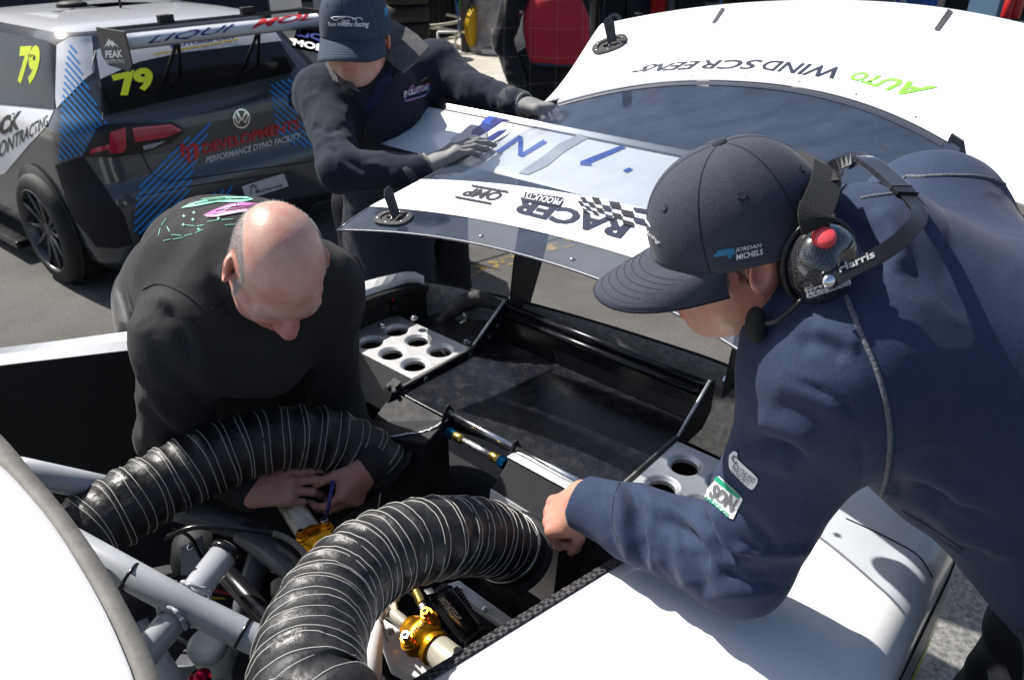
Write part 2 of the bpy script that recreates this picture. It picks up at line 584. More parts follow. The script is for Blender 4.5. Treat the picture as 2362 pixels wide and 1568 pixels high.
# ---- hand: wrist w, finger direction d, back-of-hand normal n, side +1 puts the thumb on cross(d, n)
def hand(w, d, n, side, curl=(20, 25, 30, 35), spread=4., thumb=(35, 20, 25), s=1., bend=(1., 1.1, .8), thumb_in=0.):
    d = N(d); n = N(np.asarray(n) - d * (np.asarray(n) @ d)); t = np.cross(d, n) * side
    w = np.asarray(w, float); q = []
    def pt(a, b, c): return w + s * (d * a + t * b + n * c)
    for b0, b1, r0, r1 in ((.022, .030, .017, .0155), (.009, .010, .018, .0165), (-.006, -.010, .018, .016), (-.019, -.028, .016, .0145)):
        q.append(cone(pt(.006, b0 * .8, 0), pt(.078 - abs(b1) * .25, b1, .001), r0 * s, r1 * s * .92, .012))
    q.append(cone(pt(-.010, 0, 0), pt(.02, 0, 0), .024 * s, .026 * s, .02, (n, .78)))
    q.append(cone(pt(.015, .022, -.006), pt(.052, .034, -.008), .017 * s, .014 * s, .014))
    fl = ((.030, .078, .042, .026, .021), (.010, .083, .047, .030, .022), (-.010, .079, .043, .028, .021), (-.029, .071, .034, .021, .019))
    tips = []
    for i, (b, a, l1, l2, l3) in enumerate(fl):
        p0 = pt(a, b, .002)
        ang = 0
        dv = N(d + t * math.tan(R(spread * (1.2 - i * .8))))
        for j, (L_, bd) in enumerate(zip((l1, l2, l3), bend)):
            ang += R(curl[i] * bd)
            dr = dv * math.cos(ang) - n * math.sin(ang)
            p1 = p0 + dr * L_ * s
            r0 = (.0095, .0086, .0078)[j] * s * (.9 if i == 3 else 1); r1 = (.0086, .0078, .0068)[j] * s * (.9 if i == 3 else 1)
            q.append(cone(p0, p1, r0, r1, .0035 if j else .007))
            if j < 2: q.append(ball(p1 + n * .0 , r1 * 1.07, .003))
            p0 = p1
        q.append(ball(pt(a - .004, b, .006), .0092 * s, .008))
        tips.append((p0, dr, np.cross(dr, t)))
    # thumb
    p0 = pt(.018, .030, -.008); az, a1, a2 = thumb
    dr = N(d * math.cos(R(az)) + t * math.sin(R(az)) - n * (.35 + thumb_in))
    p1 = p0 + dr * .040 * s; q.append(cone(p0, p1, .0155 * s, .0115 * s, .012))
    dr2 = N(dr + (d * math.sin(R(a1)) - t * math.sin(R(a1)) * .6 - n * thumb_in * .5)); p2 = p1 + dr2 * .030 * s; q.append(cone(p1, p2, .0112 * s, .0100 * s, .004))
    dr3 = N(dr2 + (d * math.sin(R(a2)) - t * math.sin(R(a2)) * .6 - n * thumb_in * .3)); p3 = p2 + dr3 * .024 * s; q.append(cone(p2, p3, .0100 * s, .0078 * s, .004))
    tips.append((p3, dr3, n))
    return q, tips

# ================================================================== ground
asphalt = mat('asphalt', (.082, .079, .073), .9, var=.25, vs=5, bump=.5, bs=160, col2=(.108, .104, .096))
nt, b, L = nodes_of(asphalt)     # pale and dark stones in the tar, old stains
tc = nt.nodes.new('ShaderNodeTexCoord'); f1 = nt.nodes.new('ShaderNodeTexNoise'); f1.inputs['Scale'].default_value = 130; f1.inputs['Detail'].default_value = 3
s1 = nt.nodes.new('ShaderNodeTexNoise'); s1.inputs['Scale'].default_value = 1.3; s1.inputs['Detail'].default_value = 7; s1.inputs['Roughness'].default_value = .65
c1 = nt.nodes.new('ShaderNodeMapRange'); c1.inputs[1].default_value, c1.inputs[2].default_value, c1.inputs[3].default_value, c1.inputs[4].default_value = .3, .7, .55, 1.5
c2 = nt.nodes.new('ShaderNodeMapRange'); c2.inputs[1].default_value, c2.inputs[2].default_value, c2.inputs[3].default_value, c2.inputs[4].default_value = .35, .62, .72, 1.12
mm = nt.nodes.new('ShaderNodeMath'); mm.operation = 'MULTIPLY'
hv = nt.nodes.new('ShaderNodeVectorMath'); hv.operation = 'SCALE'; hv.inputs[0].default_value = (.086, .082, .075)
L(tc.outputs['Object'], f1.inputs[0]); L(tc.outputs['Object'], s1.inputs[0]); L(f1.outputs[0], c1.inputs[0]); L(s1.outputs[0], c2.inputs[0])
L(c1.outputs[0], mm.inputs[0]); L(c2.outputs[0], mm.inputs[1]); L(mm.outputs[0], hv.inputs['Scale']); L(hv.outputs[0], b.inputs['Base Color'])
concrete = mat('sunlit_concrete_apron', (.40, .375, .33), .9, var=.15, vs=3, bump=.3, bs=120)
agg = mat('aggregate', (.24, .225, .20), .9, var=.6, vs=70, bump=.6, bs=200)
g = 120
mk('asphalt_ground', [(-g, -20, 0), (g, -20, 0), (g, g, 0), (-g, g, 0)], [[0, 1, 2, 3]], asphalt, kind='structure', smooth=False)
mk('sunlit_concrete_apron', [(-60, 9.6, .004), (-.36, 9.05, .004), (.08, 9.75, .004), (2.6, 9.75, .004), (60, 9.0, .004), (60, 90, .004), (-60, 90, .004)], [[0, 1, 2, 3, 4, 5, 6]], concrete, kind='structure', smooth=False)  # sunlit tone put into the paler colour; near edge follows a shadow edge
mk('aggregate_strip', [(.55, .2, .004), (3, .2, .004), (3, 2.2, .004), (.55, 2.2, .004)], [[0, 1, 2, 3]], agg, kind='structure', smooth=False)
yel = mat('worn_yellow_paint', (.30, .20, .045), .8)
nt, b, L = nodes_of(yel)
tc = nt.nodes.new('ShaderNodeTexCoord'); nz = nt.nodes.new('ShaderNodeTexNoise'); nz.inputs['Scale'].default_value = 14; nz.inputs['Detail'].default_value = 8
rp = nt.nodes.new('ShaderNodeMapRange'); rp.inputs[1].default_value, rp.inputs[2].default_value = .50, .62
L(tc.outputs['Object'], nz.inputs[0]); L(nz.outputs[0], rp.inputs[0]); L(rp.outputs[0], b.inputs['Alpha'])
p0, p1 = U(1010, 650, .004), U(1260, 575, .004); dd = N(p1 - p0); nn = np.array([-dd[1], dd[0], 0])
mk('yellow_line', [p0 - dd * 3 - nn * .06, p0 + dd * 5 - nn * .06, p0 + dd * 5 + nn * .06, p0 - dd * 3 + nn * .06], [[0, 1, 2, 3]], yel, kind='structure', smooth=False)
crk = mat('tar_joint', (.03, .03, .03), .9)
mk('tar_joint', [p0 - dd * 3 + nn * .10, p0 + dd * 5 + nn * .10, p0 + dd * 5 + nn * .112, p0 - dd * 3 + nn * .112], [[0, 1, 2, 3]], crk, kind='structure', smooth=False)

# ================================================================== materials
white = mat('white_paint', (.80, .80, .80), .24, coat=.6, var=.03, vs=4, rvar=.08)
black_metal = mat('black_coated_metal', (.011, .011, .013), .62, var=.25, vs=25, rvar=.08, bump=.15, bs=300, spec=.3)
black_gloss = mat('black_gloss', (.008, .008, .010), .22, rvar=.06, vs=20)
black_soft = mat('black_foam', (.010, .010, .010), .85, bump=.6, bs=250)
alu = mat('brushed_aluminium', (.66, .66, .67), .46, .75, var=.06, vs=30, rvar=.06, stretch=(1, 6, 1), bump=.05, bs=200)
alu_bright = mat('bright_aluminium', (.78, .78, .79), .22, 1., rvar=.06, vs=30)
steel = mat('steel', (.55, .55, .56), .25, 1., rvar=.08, vs=60)
grey_tube = mat('grey_chassis_paint', (.33, .345, .37), .34, coat=.3, var=.06, vs=14, rvar=.08)
dark_tube = mat('dark_chassis_paint', (.10, .105, .12), .32, var=.15, vs=10, rvar=.06)
rubber = mat('duct_rubber', (.016, .016, .017), .46, var=.6, vs=24, rvar=.14, bump=.5, bs=70, bdist=.004)
thread = mat('duct_thread', (.48, .46, .42), .6)
seal_m = mat('grey_rubber_seal', (.13, .125, .115), .75, var=.25, vs=18, bump=.3, bs=120)
carbon = mat('carbon_weave', (.02, .02, .022), .28, coat=.5)
nt, b, L = nodes_of(carbon)
tc = nt.nodes.new('ShaderNodeTexCoord'); ck = nt.nodes.new('ShaderNodeTexChecker')
mp = nt.nodes.new('ShaderNodeMapping'); mp.inputs['Rotation'].default_value = (0, 0, R(35))
ck.inputs['Scale'].default_value = 140; ck.inputs[1].default_value = (.012, .012, .013, 1); ck.inputs[2].default_value = (.075, .075, .08, 1)
L(tc.outputs['Object'], mp.inputs[0]); L(mp.outputs[0], ck.inputs[0]); L(ck.outputs[0], b.inputs['Base Color'])
carbon_fine = mat('fine_carbon', (.014, .014, .016), .3, coat=.4, var=.8, vs=180)
gold = mat('gold_anodised', (.80, .36, .015), .33, 1., rvar=.05, vs=40)
brass = mat('brass_fitting', (.52, .38, .10), .3, 1., rvar=.08, vs=60)
blue_an = mat('blue_anodised', (.01, .10, .42), .22, 1.)
blue2_an = mat('petrol_anodised', (.01, .13, .30), .25, 1.)
red_an = mat('red_anodised', (.45, .01, .05), .22, 1.)
braid = mat('steel_braid', (.35, .35, .36), .35, 1., var=.7, vs=400, bump=.8, bs=500)
cream = mat('threaded_sleeve', (.66, .63, .52), .3, .55)
nt, b, L = nodes_of(cream)
tc = nt.nodes.new('ShaderNodeTexCoord'); wv = nt.nodes.new('ShaderNodeTexWave'); mp = nt.nodes.new('ShaderNodeMapping')
mp.inputs['Rotation'].default_value = (0, 0, -CAZ)
wv.inputs['Scale'].default_value = 110; bp = nt.nodes.new('ShaderNodeBump'); bp.inputs['Strength'].default_value = .6; bp.inputs['Distance'].default_value = .001
L(tc.outputs['Object'], mp.inputs[0]); L(mp.outputs[0], wv.inputs[0]); L(wv.outputs[0], bp.inputs['Height']); L(bp.outputs[0], b.inputs['Normal'])
tray_m = mat('dusty_black_tray', (.009, .010, .014), .28, rvar=.06, vs=14)
nt, b, L = nodes_of(tray_m)   # dust and small pale specks on the black sheet
tc = nt.nodes.new('ShaderNodeTexCoord'); n1 = nt.nodes.new('ShaderNodeTexNoise'); n1.inputs['Scale'].default_value = 28; n1.inputs['Detail'].default_value = 8
n1.inputs['Roughness'].default_value = .75
r1 = nt.nodes.new('ShaderNodeMapRange'); r1.inputs[1].default_value, r1.inputs[2].default_value = .50, .88
r1.inputs[4].default_value = .38
vo = nt.nodes.new('ShaderNodeTexVoronoi'); vo.inputs['Scale'].default_value = 75; r2 = nt.nodes.new('ShaderNodeMapRange')
r2.inputs[1].default_value, r2.inputs[2].default_value, r2.inputs[3].default_value, r2.inputs[4].default_value = .03, .10, .45, 0
mx0 = nt.nodes.new('ShaderNodeMath'); mx0.operation = 'MAXIMUM'
mx = nt.nodes.new('ShaderNodeMix'); mx.data_type = 'RGBA'; mx.inputs[6].default_value = (.008, .009, .013, 1); mx.inputs[7].default_value = (.13, .125, .115, 1)
L(tc.outputs['Object'], n1.inputs[0]); L(tc.outputs['Object'], vo.inputs[0]); L(n1.outputs[0], r1.inputs[0]); L(vo.outputs[0], r2.inputs[0])
L(r1.outputs[0], mx0.inputs[0]); L(r2.outputs[0], mx0.inputs[1]); L(mx0.outputs[0], mx.inputs[0]); L(mx.outputs[2], b.inputs['Base Color'])
fibre = mat('grey_fibreglass', (.27, .26, .245), .8, var=.35, vs=60, bump=.8, bs=350)
fibre_dark = mat('black_fibreglass', (.045, .043, .04), .6, var=.6, vs=20, bump=.8, bs=120)
lime = mat('lime_stripe', (.50, .62, .01), .35)
silver = mat('silver_stripe', (.30, .31, .32), .35)
ink = mat('navy_lettering', (.012, .016, .035), .45)
ink_black = mat('black_lettering', (.012, .012, .014), .45)
ink_white = mat('white_lettering', (.72, .72, .72), .5)
ink_lime = mat('lime_lettering', (.20, .55, .045), .45)
bottle_m = mat('cloudy_plastic', (.42, .45, .43), .35, var=.15, vs=20)
grey_plate = mat('latch_grey', (.050, .050, .054), .7, var=.15, vs=60, spec=.2)

# ================================================================== race car
car = thing('race_car', 'white racing car with its open rear bay full of ducts, tubes and dampers', 'car', C(.1, -.6, 0))

# --- right hand rear wing of the body
rs = np.linspace(-1.15, .32, 30)
def a_in(r): return float(np.interp(r, [-1.15, -.79, -.44, -.18, .1, .32], [.425, .502, .577, .63, .70, .76]))
rows = []
for r_ in rs:
    ai = a_in(r_); ao = 1.0 - .10 * max(0, r_ - .0) ** 1.5 - .03 * max(0, -r_ - .75)
    drop = .10 * max(0, r_ + .05) ** 1.6
    row = []
    for t in np.linspace(0, 1, 12):
        row.append(C(ai + (ao - .075 - ai) * t, r_, .90 + .022 * math.sin(math.pi * min(1, t * .9)) - drop))
    for t in np.linspace(0.12, 1, 8):
        th = t * math.pi / 2
        row.append(C(ao - .075 + .075 * math.sin(th), r_, .90 + .007 - .075 * (1 - math.cos(th)) - drop))
    for z_ in (.72, .6, .45, .3):
        row.append(C(ao + .012 * math.sin((.85 - z_) * 4), r_, z_ - drop * .6))
    rows.append(row)
fender = mk('rear_wing_panel', *grid(rows), white, car, solid=.004, solid_off=-1, keep=True)
edge = []
for r_ in rs:
    ai = a_in(r_); drop = .10 * max(0, r_ + .05) ** 1.6
    edge.append([C(ai - .017, r_, .898 - drop), C(ai + .002, r_, .905 - drop), C(ai + .002, r_, .885 - drop), C(ai - .017, r_, .878 - drop)])
E_ = np.array(edge).reshape(-1, 3)
mk('carbon_edge', E_, gridf(len(rs), 4, True), carbon, car, smooth=False)
# inner wall below the carbon edge
mk('bay_wall', *grid([[C(a_in(r_) - .004, r_, z_ - .10 * max(0, r_ + .05) ** 1.6) for z_ in (.878, .7, .45, .2)] for r_ in rs]), black_metal, car)
for z0, z1, m_ in ((.66, .57, lime), (.80, .68, silver)):
    st = []
    for r_ in rs[6:]:
        ao = 1.0 - .10 * max(0, r_) ** 1.5 - .03 * max(0, -r_ - .75); drop = .10 * max(0, r_ + .05) ** 1.6
        st.append([C(ao + .012 * math.sin((.85 - z_) * 4) + .0025, r_, z_ - drop * .6) for z_ in (z0, (z0 + z1) / 2, z1)])
    mk('side_stripe', *grid(st), m_, car)

# --- left hand rail of the bay and its outer skin
top = [(-150, 824, .95), (0, 805, .95), (160, 785, .95), (322, 764, .945), (480, 752, .93), (640, 735, .92), (740, 698, .92), (825, 657, .92), (900, 636, .92), (948, 628, .915), (977, 638, .90)]
inn = [(-150, 840, .94), (0, 818, .94), (160, 801, .94), (322, 784, .935), (480, 772, .92), (640, 756, .91), (740, 718, .91), (825, 676, .91), (900, 652, .905), (948, 641, .90), (978, 649, .885)]
low = [(-150, 864, .925), (0, 844, .925), (160, 825, .925), (322, 806, .92), (480, 792, .905), (640, 775, .895), (740, 732, .895), (825, 690, .895), (900, 664, .89), (948, 650, .885), (979, 660, .87)]
n_ = 44
T_ = spline([U(*q) for q in top], n_); I_ = spline([U(*q) for q in inn], n_); W_ = spline([U(*q) for q in low], n_)
out = -CA * .03
sk = [[W_[i], I_[i], T_[i], T_[i] + out * .7 - Z3 * .02, T_[i] + out * 2.2 - Z3 * .12, T_[i] + out * 3.0 - Z3 * .35, T_[i] + out * 2.6 - Z3 * .62] for i in range(n_)]
mk('rear_wing_panel', *grid(sk), white, car, solid=.003, solid_off=-1, smooth=False)
mk('bay_wall', *grid([[W_[i] + CA * .004, W_[i] - Z3 * .02 + CA * .004, W_[i] - Z3 * .4 + CA * .004, W_[i] - Z3 * .7 + CA * .004] for i in range(n_)]), black_soft, car)
mk('foam_strip', *tube([W_[i] + CA * .012 - Z3 * .014 for i in range(int(n_ * .72), n_)], .015, 8), black_soft, car)
# bay floor and bulkhead, far down in the dark
mk('bay_floor', *cbox(-.95, .98, -1.25, .25, .16, .18), black_metal, car, smooth=False)

# --- roof with the rubber seal round the rear window opening
so = [(-330, 760), (-120, 890), (0, 1000), (70, 1080), (150, 1175), (215, 1265), (262, 1340), (300, 1410), (340, 1490), (370, 1568), (400, 1660), (425, 1760)]
si = [(-380, 840), (-140, 970), (0, 1075), (90, 1170), (150, 1250), (200, 1330), (234, 1390), (262, 1445), (290, 1510), (312, 1568), (335, 1650), (350, 1750)]
So = spline([U(x, y, 1.115) for x, y in so], 40); Si = spline([U(x, y, 1.125) for x, y in si], 40)
mk('window_seal', *grid([[So[i] - Z3 * .02, So[i], Si[i] * .5 + So[i] * .5 + Z3 * .004, Si[i] + Z3 * .002, Si[i] - Z3 * .012] for i in range(40)]), seal_m, car)
rf = []
for i in range(40):
    b0 = Si[i] + Z3 * .008
    rf.append([b0 - Z3 * .03, b0 - CB * .0015, b0 - CB * .02 + Z3 * .004] + [b0 - CB * d_ + Z3 * (.004 + .05 * math.sin(min(1, d_ / .9) * 1.5)) for d_ in (.10, .25, .45, .7, 1.0)])
roof = mk('roof', *grid(rf), white, car, solid=.004, solid_off=-1, keep=True)

# --- perforated plates
def plate(a0, a1, r0, r1, z, cols, rows_, rad, sgn):
    V, F = [], []
    nseg = 32
    th = (np.arange(nseg) + .5) / nseg * 2 * math.pi
    ca_ = sorted(cols); ra = sorted(rows_)
    ea = [a0] + [(ca_[i] + ca_[i + 1]) / 2 for i in range(len(ca_) - 1)] + [a1]
    er = [r0] + [(ra[i] + ra[i + 1]) / 2 for i in range(len(ra) - 1)] + [r1]
    for i, ac in enumerate(ca_):
        for j, rc in enumerate(ra):
            s = len(V)
            for t in th:
                dx, dy = math.cos(t), math.sin(t)
                kx = ((ea[i + 1] if dx > 0 else ea[i]) - ac) / dx if abs(dx) > 1e-9 else 9
                ky = ((er[j + 1] if dy > 0 else er[j]) - rc) / dy if abs(dy) > 1e-9 else 9
                k_ = min(kx, ky)
                V.append(C(ac + dx * k_, rc + dy * k_, z))
            for rr, zz in ((rad * 1.34, 0), (rad * 1.22, -.0015), (rad * 1.08, -.006), (rad, -.0085), (rad * .99, -.018)):
                for t in th: V.append(C(ac + rr * math.cos(t), rc + rr * math.sin(t), z + zz))
            for m_ in range(5):
                for t in range(nseg):
                    u_ = (t + 1) % nseg
                    F.append([s + m_ * nseg + t, s + m_ * nseg + u_, s + (m_ + 1) * nseg + u_, s + (m_ + 1) * nseg + t])
            # square corners of the cell
            for t in range(nseg):
                u_ = (t + 1) % nseg
                pa, pb = V[s + t], V[s + u_]
                xa, xb = CI(pa), CI(pb)
                on_a = [abs(xa[0] - e) < 1e-6 for e in (ea[i], ea[i + 1])]; on_b = [abs(xb[0] - e) < 1e-6 for e in (ea[i], ea[i + 1])]
                if any(on_a) != any(on_b):
                    cx_ = xa if any(on_a) else xb; cy_ = xb if any(on_a) else xa
                    V.append(C(cx_[0], cy_[1], z)); F.append([s + t, len(V) - 1, s + u_])
    V = np.array(V)
    # folded flanges: cockpit side and inner side
    f1 = prism([C(a0, r0, z), C(a1, r0, z), C(a1, r0, z - .16), C(a0, r0, z - .16)], -CB * .0015)
    ain = a1 if sgn < 0 else a0
    f2 = prism([C(ain, r0, z), C(ain, r1, z), C(ain, r1, z - .012), C(ain, r0, z - .012)], CA * .0015 * (-sgn))
    return join([(V, F), f1, f2])
mk('perforated_plate', *plate(-.575, -.238, -.152, .064, .80, (-.475, -.383, -.292), (-.097, .0), .030, -1), alu, car, smooth=False)
mk('perforated_plate', *plate(.418, .70, -.152, .064, .80, (.475, .567), (-.097, .0), .030, 1), alu, car, smooth=False)

# --- tray between the plates, with its back wall, cheeks and bars
mk('tray', *cbox(-.232, .412, -.205, .17, .784, .788), tray_m, car, smooth=False, bevel=.001)
mk('tray_wall', *prism([C(-.232, .172, .776), C(.412, .172, .776), C(.412, .20, .875), C(-.232, .20, .875)], CB * .003), black_gloss, car, smooth=False)
for sg, ain in ((-1, -.234), (1, .414)):
    ck_ = [C(ain, -.21, .765), C(ain, .19, .765), C(ain, .225, .80), C(ain, .225, .892), C(ain, .20, .892), C(ain, .075, .803), C(ain, -.155, .803), C(ain, -.21, .79)]
    mk('tray_cheek', *prism(ck_, CA * .004 * sg), black_metal, car, smooth=False)
    mk('cheek_edge', *tube([C(ain, .072, .806), C(ain, .203, .896)], .0042, 8), alu, car)
    mk('edge_trim', *tube([C(ain - sg * .004, -.2, .800), C(ain - sg * .004, .07, .8035)], .0045, 8), seal_m, car)
    for a_, r_, z_ in ((ain - sg * .004, .13, .812), (ain - sg * .004, .165, .835), (ain - sg * .004, .05, .79), (ain - sg * .004, -.12, .79)):
        mk('bolt', *lathe([(0, .008), (.006, .008), (.007, .006)], C(a_, r_, z_), -CA * sg, 6), steel, car, smooth=False)
mk('cross_bar', *tube([C(-.225, .205, .882), C(.405, .205, .882)], .011, 14), black_gloss, car)
mk('cross_bar', *tube([C(-.225, .19, .862), C(.405, .19, .862)], .010, 12), black_gloss, car)

# --- rear bumper skin, rough side inwards
bp_ = spline([(a_, r_, 0) for a_, r_ in ((-.64, .02), (-.60, .12), (-.53, .19), (-.3, .255), (-.07, .297), (.2, .325), (.4, .333), (.62, .30), (.80, .16), (.84, .02))], 40)
inner = []
for a_, r_, _ in bp_:
    inner.append([C(a_ * .985, r_ - .03, .62), C(a_ * .99, r_ - .012, .80), C(a_, r_ - .002, .868), C(a_, r_ + .003, .874), C(a_ * 1.0, r_ + .012, .868), C(a_ * 1.03, r_ + .05, .75), C(a_ * 1.03, r_ + .055, .5), C(a_ * 1.02, r_ + .03, .3)])
Vb, Fb = grid(inner)
bump_o = mk('rear_bumper', Vb, Fb, fibre, car, mats=[fibre, black_metal], fmat=[0 if (k % 7) < 2 else 1 for k in range(len(Fb))])
# liner in the left corner: crumpled black fibreglass
lg = []
for i, a_ in enumerate(np.linspace(-.66, -.24, 34)):
    row = []
    for j, r_ in enumerate(np.linspace(.066, .30, 24)):
        lim = float(np.interp(a_, bp_[:22, 0], bp_[:22, 1])) - .008
        rr = min(r_, lim)
        t = (rr - .066) / .24
        q = np.array([[a_ * 9, rr * 9, 0]])
        z_ = .735 + .10 * max(0, t) ** 1.5 + .020 * float(vnoise(q, 1.0, 3)[0]) + .012 * float(vnoise(q, 2.3, 4)[0])
        if r_ > lim: z_ += min(.05, (r_ - lim) * .8)
        row.append(C(a_, rr + (0 if r_ <= lim else .004), min(z_, .846)))
    lg.append(row)
mk('corner_liner', *grid(lg), fibre_dark, car)
hp = spline([U(1010, 745, .80), U(1070, 700, .84), U(1110, 690, .85), U(1160, 705, .84)], 20)
mk('heat_wrap', *tube(hp, np.interp(np.linspace(0, 1, 20), [0, .5, 1], [.012, .028, .02]), 14), fibre_dark, car)
mk('terminal', *tube([U(1060, 748, .80), U(1078, 735, .81)], .005, 10), steel, car)
mk('terminal', *lathe([(0, .010), (.012, .010), (.02, .006), (.03, .006)], U(1080, 738, .80), N(CA * -.3 - CB * .4 + Z3 * .8), 12), steel, car)
for x, y, z_ in ((955, 735, .83), (882, 752, .82), (1075, 790, .78)):
    mk('bolt', *lathe([(0, .012), (.003, .012), (.004, .007), (.009, .007), (.010, .005)], U(x, y, z_), Z3, 8), steel, car, smooth=False)
pin = mk('bonnet_pin', *lathe([(0, .011), (.040, .011), (.041, .009)], U(909, 727, .80), Z3, 14), black_metal, car)
mk('pin_cap', *lathe([(0, .0055), (.016, .0055), (.020, .0045), (.0225, .002)], U(909, 727, .80) + Z3 * .041, Z3, 12), red_an, pin)

# --- wing uprights and rear wing
def wing_z(t): return 1.205 + .095 * t
def upright(ac):
    b0, b1 = C(ac, .205, .86), C(ac, .30, .86)
    t0, t1 = C(ac, .285, 1.225), C(ac, .42, 1.245)
    pr = spline([b0, b0 * .5 + t0 * .5 - CB * .012, t0], 8); qr = spline([b1, b1 * .55 + t1 * .45 + CB * .02, t1], 8)
    return prism(list(pr) + list(qr[::-1]), CA * .006)
for ac in (-.222, .445):
    up = mk('wing_upright', *upright(ac), black_metal, car, smooth=False, bevel=.0015)
    for r_, z_ in ((.225, .90), (.265, .89)):
        mk('bolt', *lathe([(0, .009), (.006, .009), (.008, .006)], C(ac - .001, r_, z_), -CA, 6), steel, up, smooth=False)
wr = []
SPAN = np.linspace(-.80, .98, 30)
prof = [(0, 0), (.02, .010), (.06, .018), (.12, .023), (.18, .025), (.225, .029), (.245, .032), (.245, .028), (.22, .018), (.16, .004), (.10, -.004), (.04, -.008), (.01, -.006)]
for a_ in SPAN:
    wr.append([C(a_, .258 + .022 * (a_ + .93) / 2 + c_ * .94, 1.236 + c_ * .25 + h_ * .7) for c_, h_ in prof])
Vw, Fw = np.array(wr).reshape(-1, 3), gridf(len(SPAN), len(prof), True)
Fw += [list(range(len(prof))), [(len(SPAN) - 1) * len(prof) + j for j in range(len(prof))][::-1]]
wing = mk('rear_wing', Vw, Fw, white, car, keep=True, autosmooth=40)
gv = [[C(a_, .258 + .022 * (a_ + .93) / 2 + c_ * .94, 1.2363 + c_ * .25 + h_ * .7) for c_, h_ in ((.226, .0300), (.240, .0318), (.2455, .046), (.250, .046), (.250, .026))] for a_ in SPAN]
mk('gurney_flap', *grid(gv), carbon_fine, wing)
ep = lambda a_: [C(a_, .20, 1.265), C(a_, .22, 1.20), C(a_, .48, 1.20), C(a_, .54, 1.26), C(a_, .56, 1.40), C(a_, .53, 1.42), C(a_, .25, 1.335), C(a_, .205, 1.31)]
for a_ in (-.807, .982):
    mk('end_plate', *prism(ep(a_), CA * .006), black_metal, wing, smooth=False, bevel=.002)

# --- flexible ducts
def duct(pts, R0, pitch, seed):
    P = spline([q if isinstance(q, np.ndarray) else D(*q) for q in pts], 440)
    s = np.r_[0, np.cumsum(np.linalg.norm(np.diff(P, axis=0), axis=1))]
    ph = (s / pitch) % 1.0
    rib = np.exp(-((ph - .5) / .17) ** 2)
    sag = .0022 * rib - .0015 * np.cos(ph * 2 * math.pi)
    T, A_, B_ = frames(P)
    n = 56
    th = np.linspace(0, 2 * math.pi, n, endpoint=False)
    i3 = np.stack([np.repeat(s[:, None] * 16, n, 1), np.cos(th)[None].repeat(len(s), 0) * 1.6, np.sin(th)[None].repeat(len(s), 0) * 1.6], -1).reshape(-1, 3)
    crease = vnoise(i3, 1.0, seed).reshape(len(s), n)
    rr = R0 + sag[:, None] - .0026 * np.clip(crease, 0, 1) * (1 - rib[:, None]) + .0012 * vnoise(i3, 3.1, seed + 1).reshape(len(s), n)
    V = P[:, None] + rr[..., None] * (np.cos(th)[None, :, None] * A_[:, None] + np.sin(th)[None, :, None] * B_[:, None])
    d = mk('air_duct', V.reshape(-1, 3), gridf(len(P), n, True), rubber, car)
    k_ = 0
    while (k_ + .5) * pitch < s[-1] - .01:
        for e in (-.30, .30):
            s0 = (k_ + .5 + e * .5) * pitch
            if s0 < .004: continue
            # slightly tilted turn of thread
            th2 = np.linspace(0, 2 * math.pi, 57)
            ss = s0 + .0035 * np.cos(th2 + k_ * .8 + e) + .0016 * np.cos(3 * th2 + k_ * 2.3 + e) + .0022 * math.sin(k_ * 1.7 + e * 3)
            ix = np.interp(ss, s, np.arange(len(s)))
            i0 = np.clip(ix.astype(int), 0, len(s) - 2); f_ = (ix - i0)[:, None]
            Pc = P[i0] * (1 - f_) + P[i0 + 1] * f_
            Ac = A_[i0]; Bc = B_[i0]
            j_ = (np.arange(57) % 56)
            rad = rr[i0, j_] + .0004
            Q = Pc + rad[:, None] * (np.cos(th2)[:, None] * Ac + np.sin(th2)[:, None] * Bc)
            mk('duct_thread', *tube(Q, .00075, 5, False), thread, d)
        k_ += 1
    return d, P, T
dl = [C(-.16, -1.30, .86), (120, 1300, 1.40), (200, 1225, 1.44), (290, 1165, 1.49), (400, 1102, 1.56), (520, 1045, 1.62), (640, 1012, 1.67), (750, 1012, 1.72), (840, 1050, 1.76), (890, 1098, 1.78)]
dr = [C(.40, -1.36, 1.0), C(.47, -1.2, 1.06), (735, 1720, .82), (712, 1610, .87), (716, 1500, .95), (752, 1400, 1.05), (815, 1322, 1.13), (900, 1268, 1.20), (995, 1240, 1.27), (1085, 1235, 1.36), (1150, 1250, 1.43), (1185, 1275, 1.48)]
d1, P1, T1 = duct(dl, .0700, .040, 11)
d2, P2, T2 = duct(dr, .0665, .038, 12)
for dd, P_, T_2, px in ((d1, P1, T1, 0), (d2, P2, T2, 0)):
    mk('hose_clamp', *lathe([(-.006, .069), (-.006, .0705), (.006, .0705), (.006, .069)], P_[-14], T_2[-14], 40), steel if dd is d2 else black_gloss, dd)
    mk('duct_collar', *lathe([(0, .068), (.0, .084), (.004, .084), (.004, .068)], P_[-4], T_2[-4], 40), black_metal, dd)
mk('cable_tie', *lathe([(-.004, .0685), (-.004, .0715), (.004, .0715), (.004, .0685)], P1[120], T1[120], 40), bottle_m, d1)

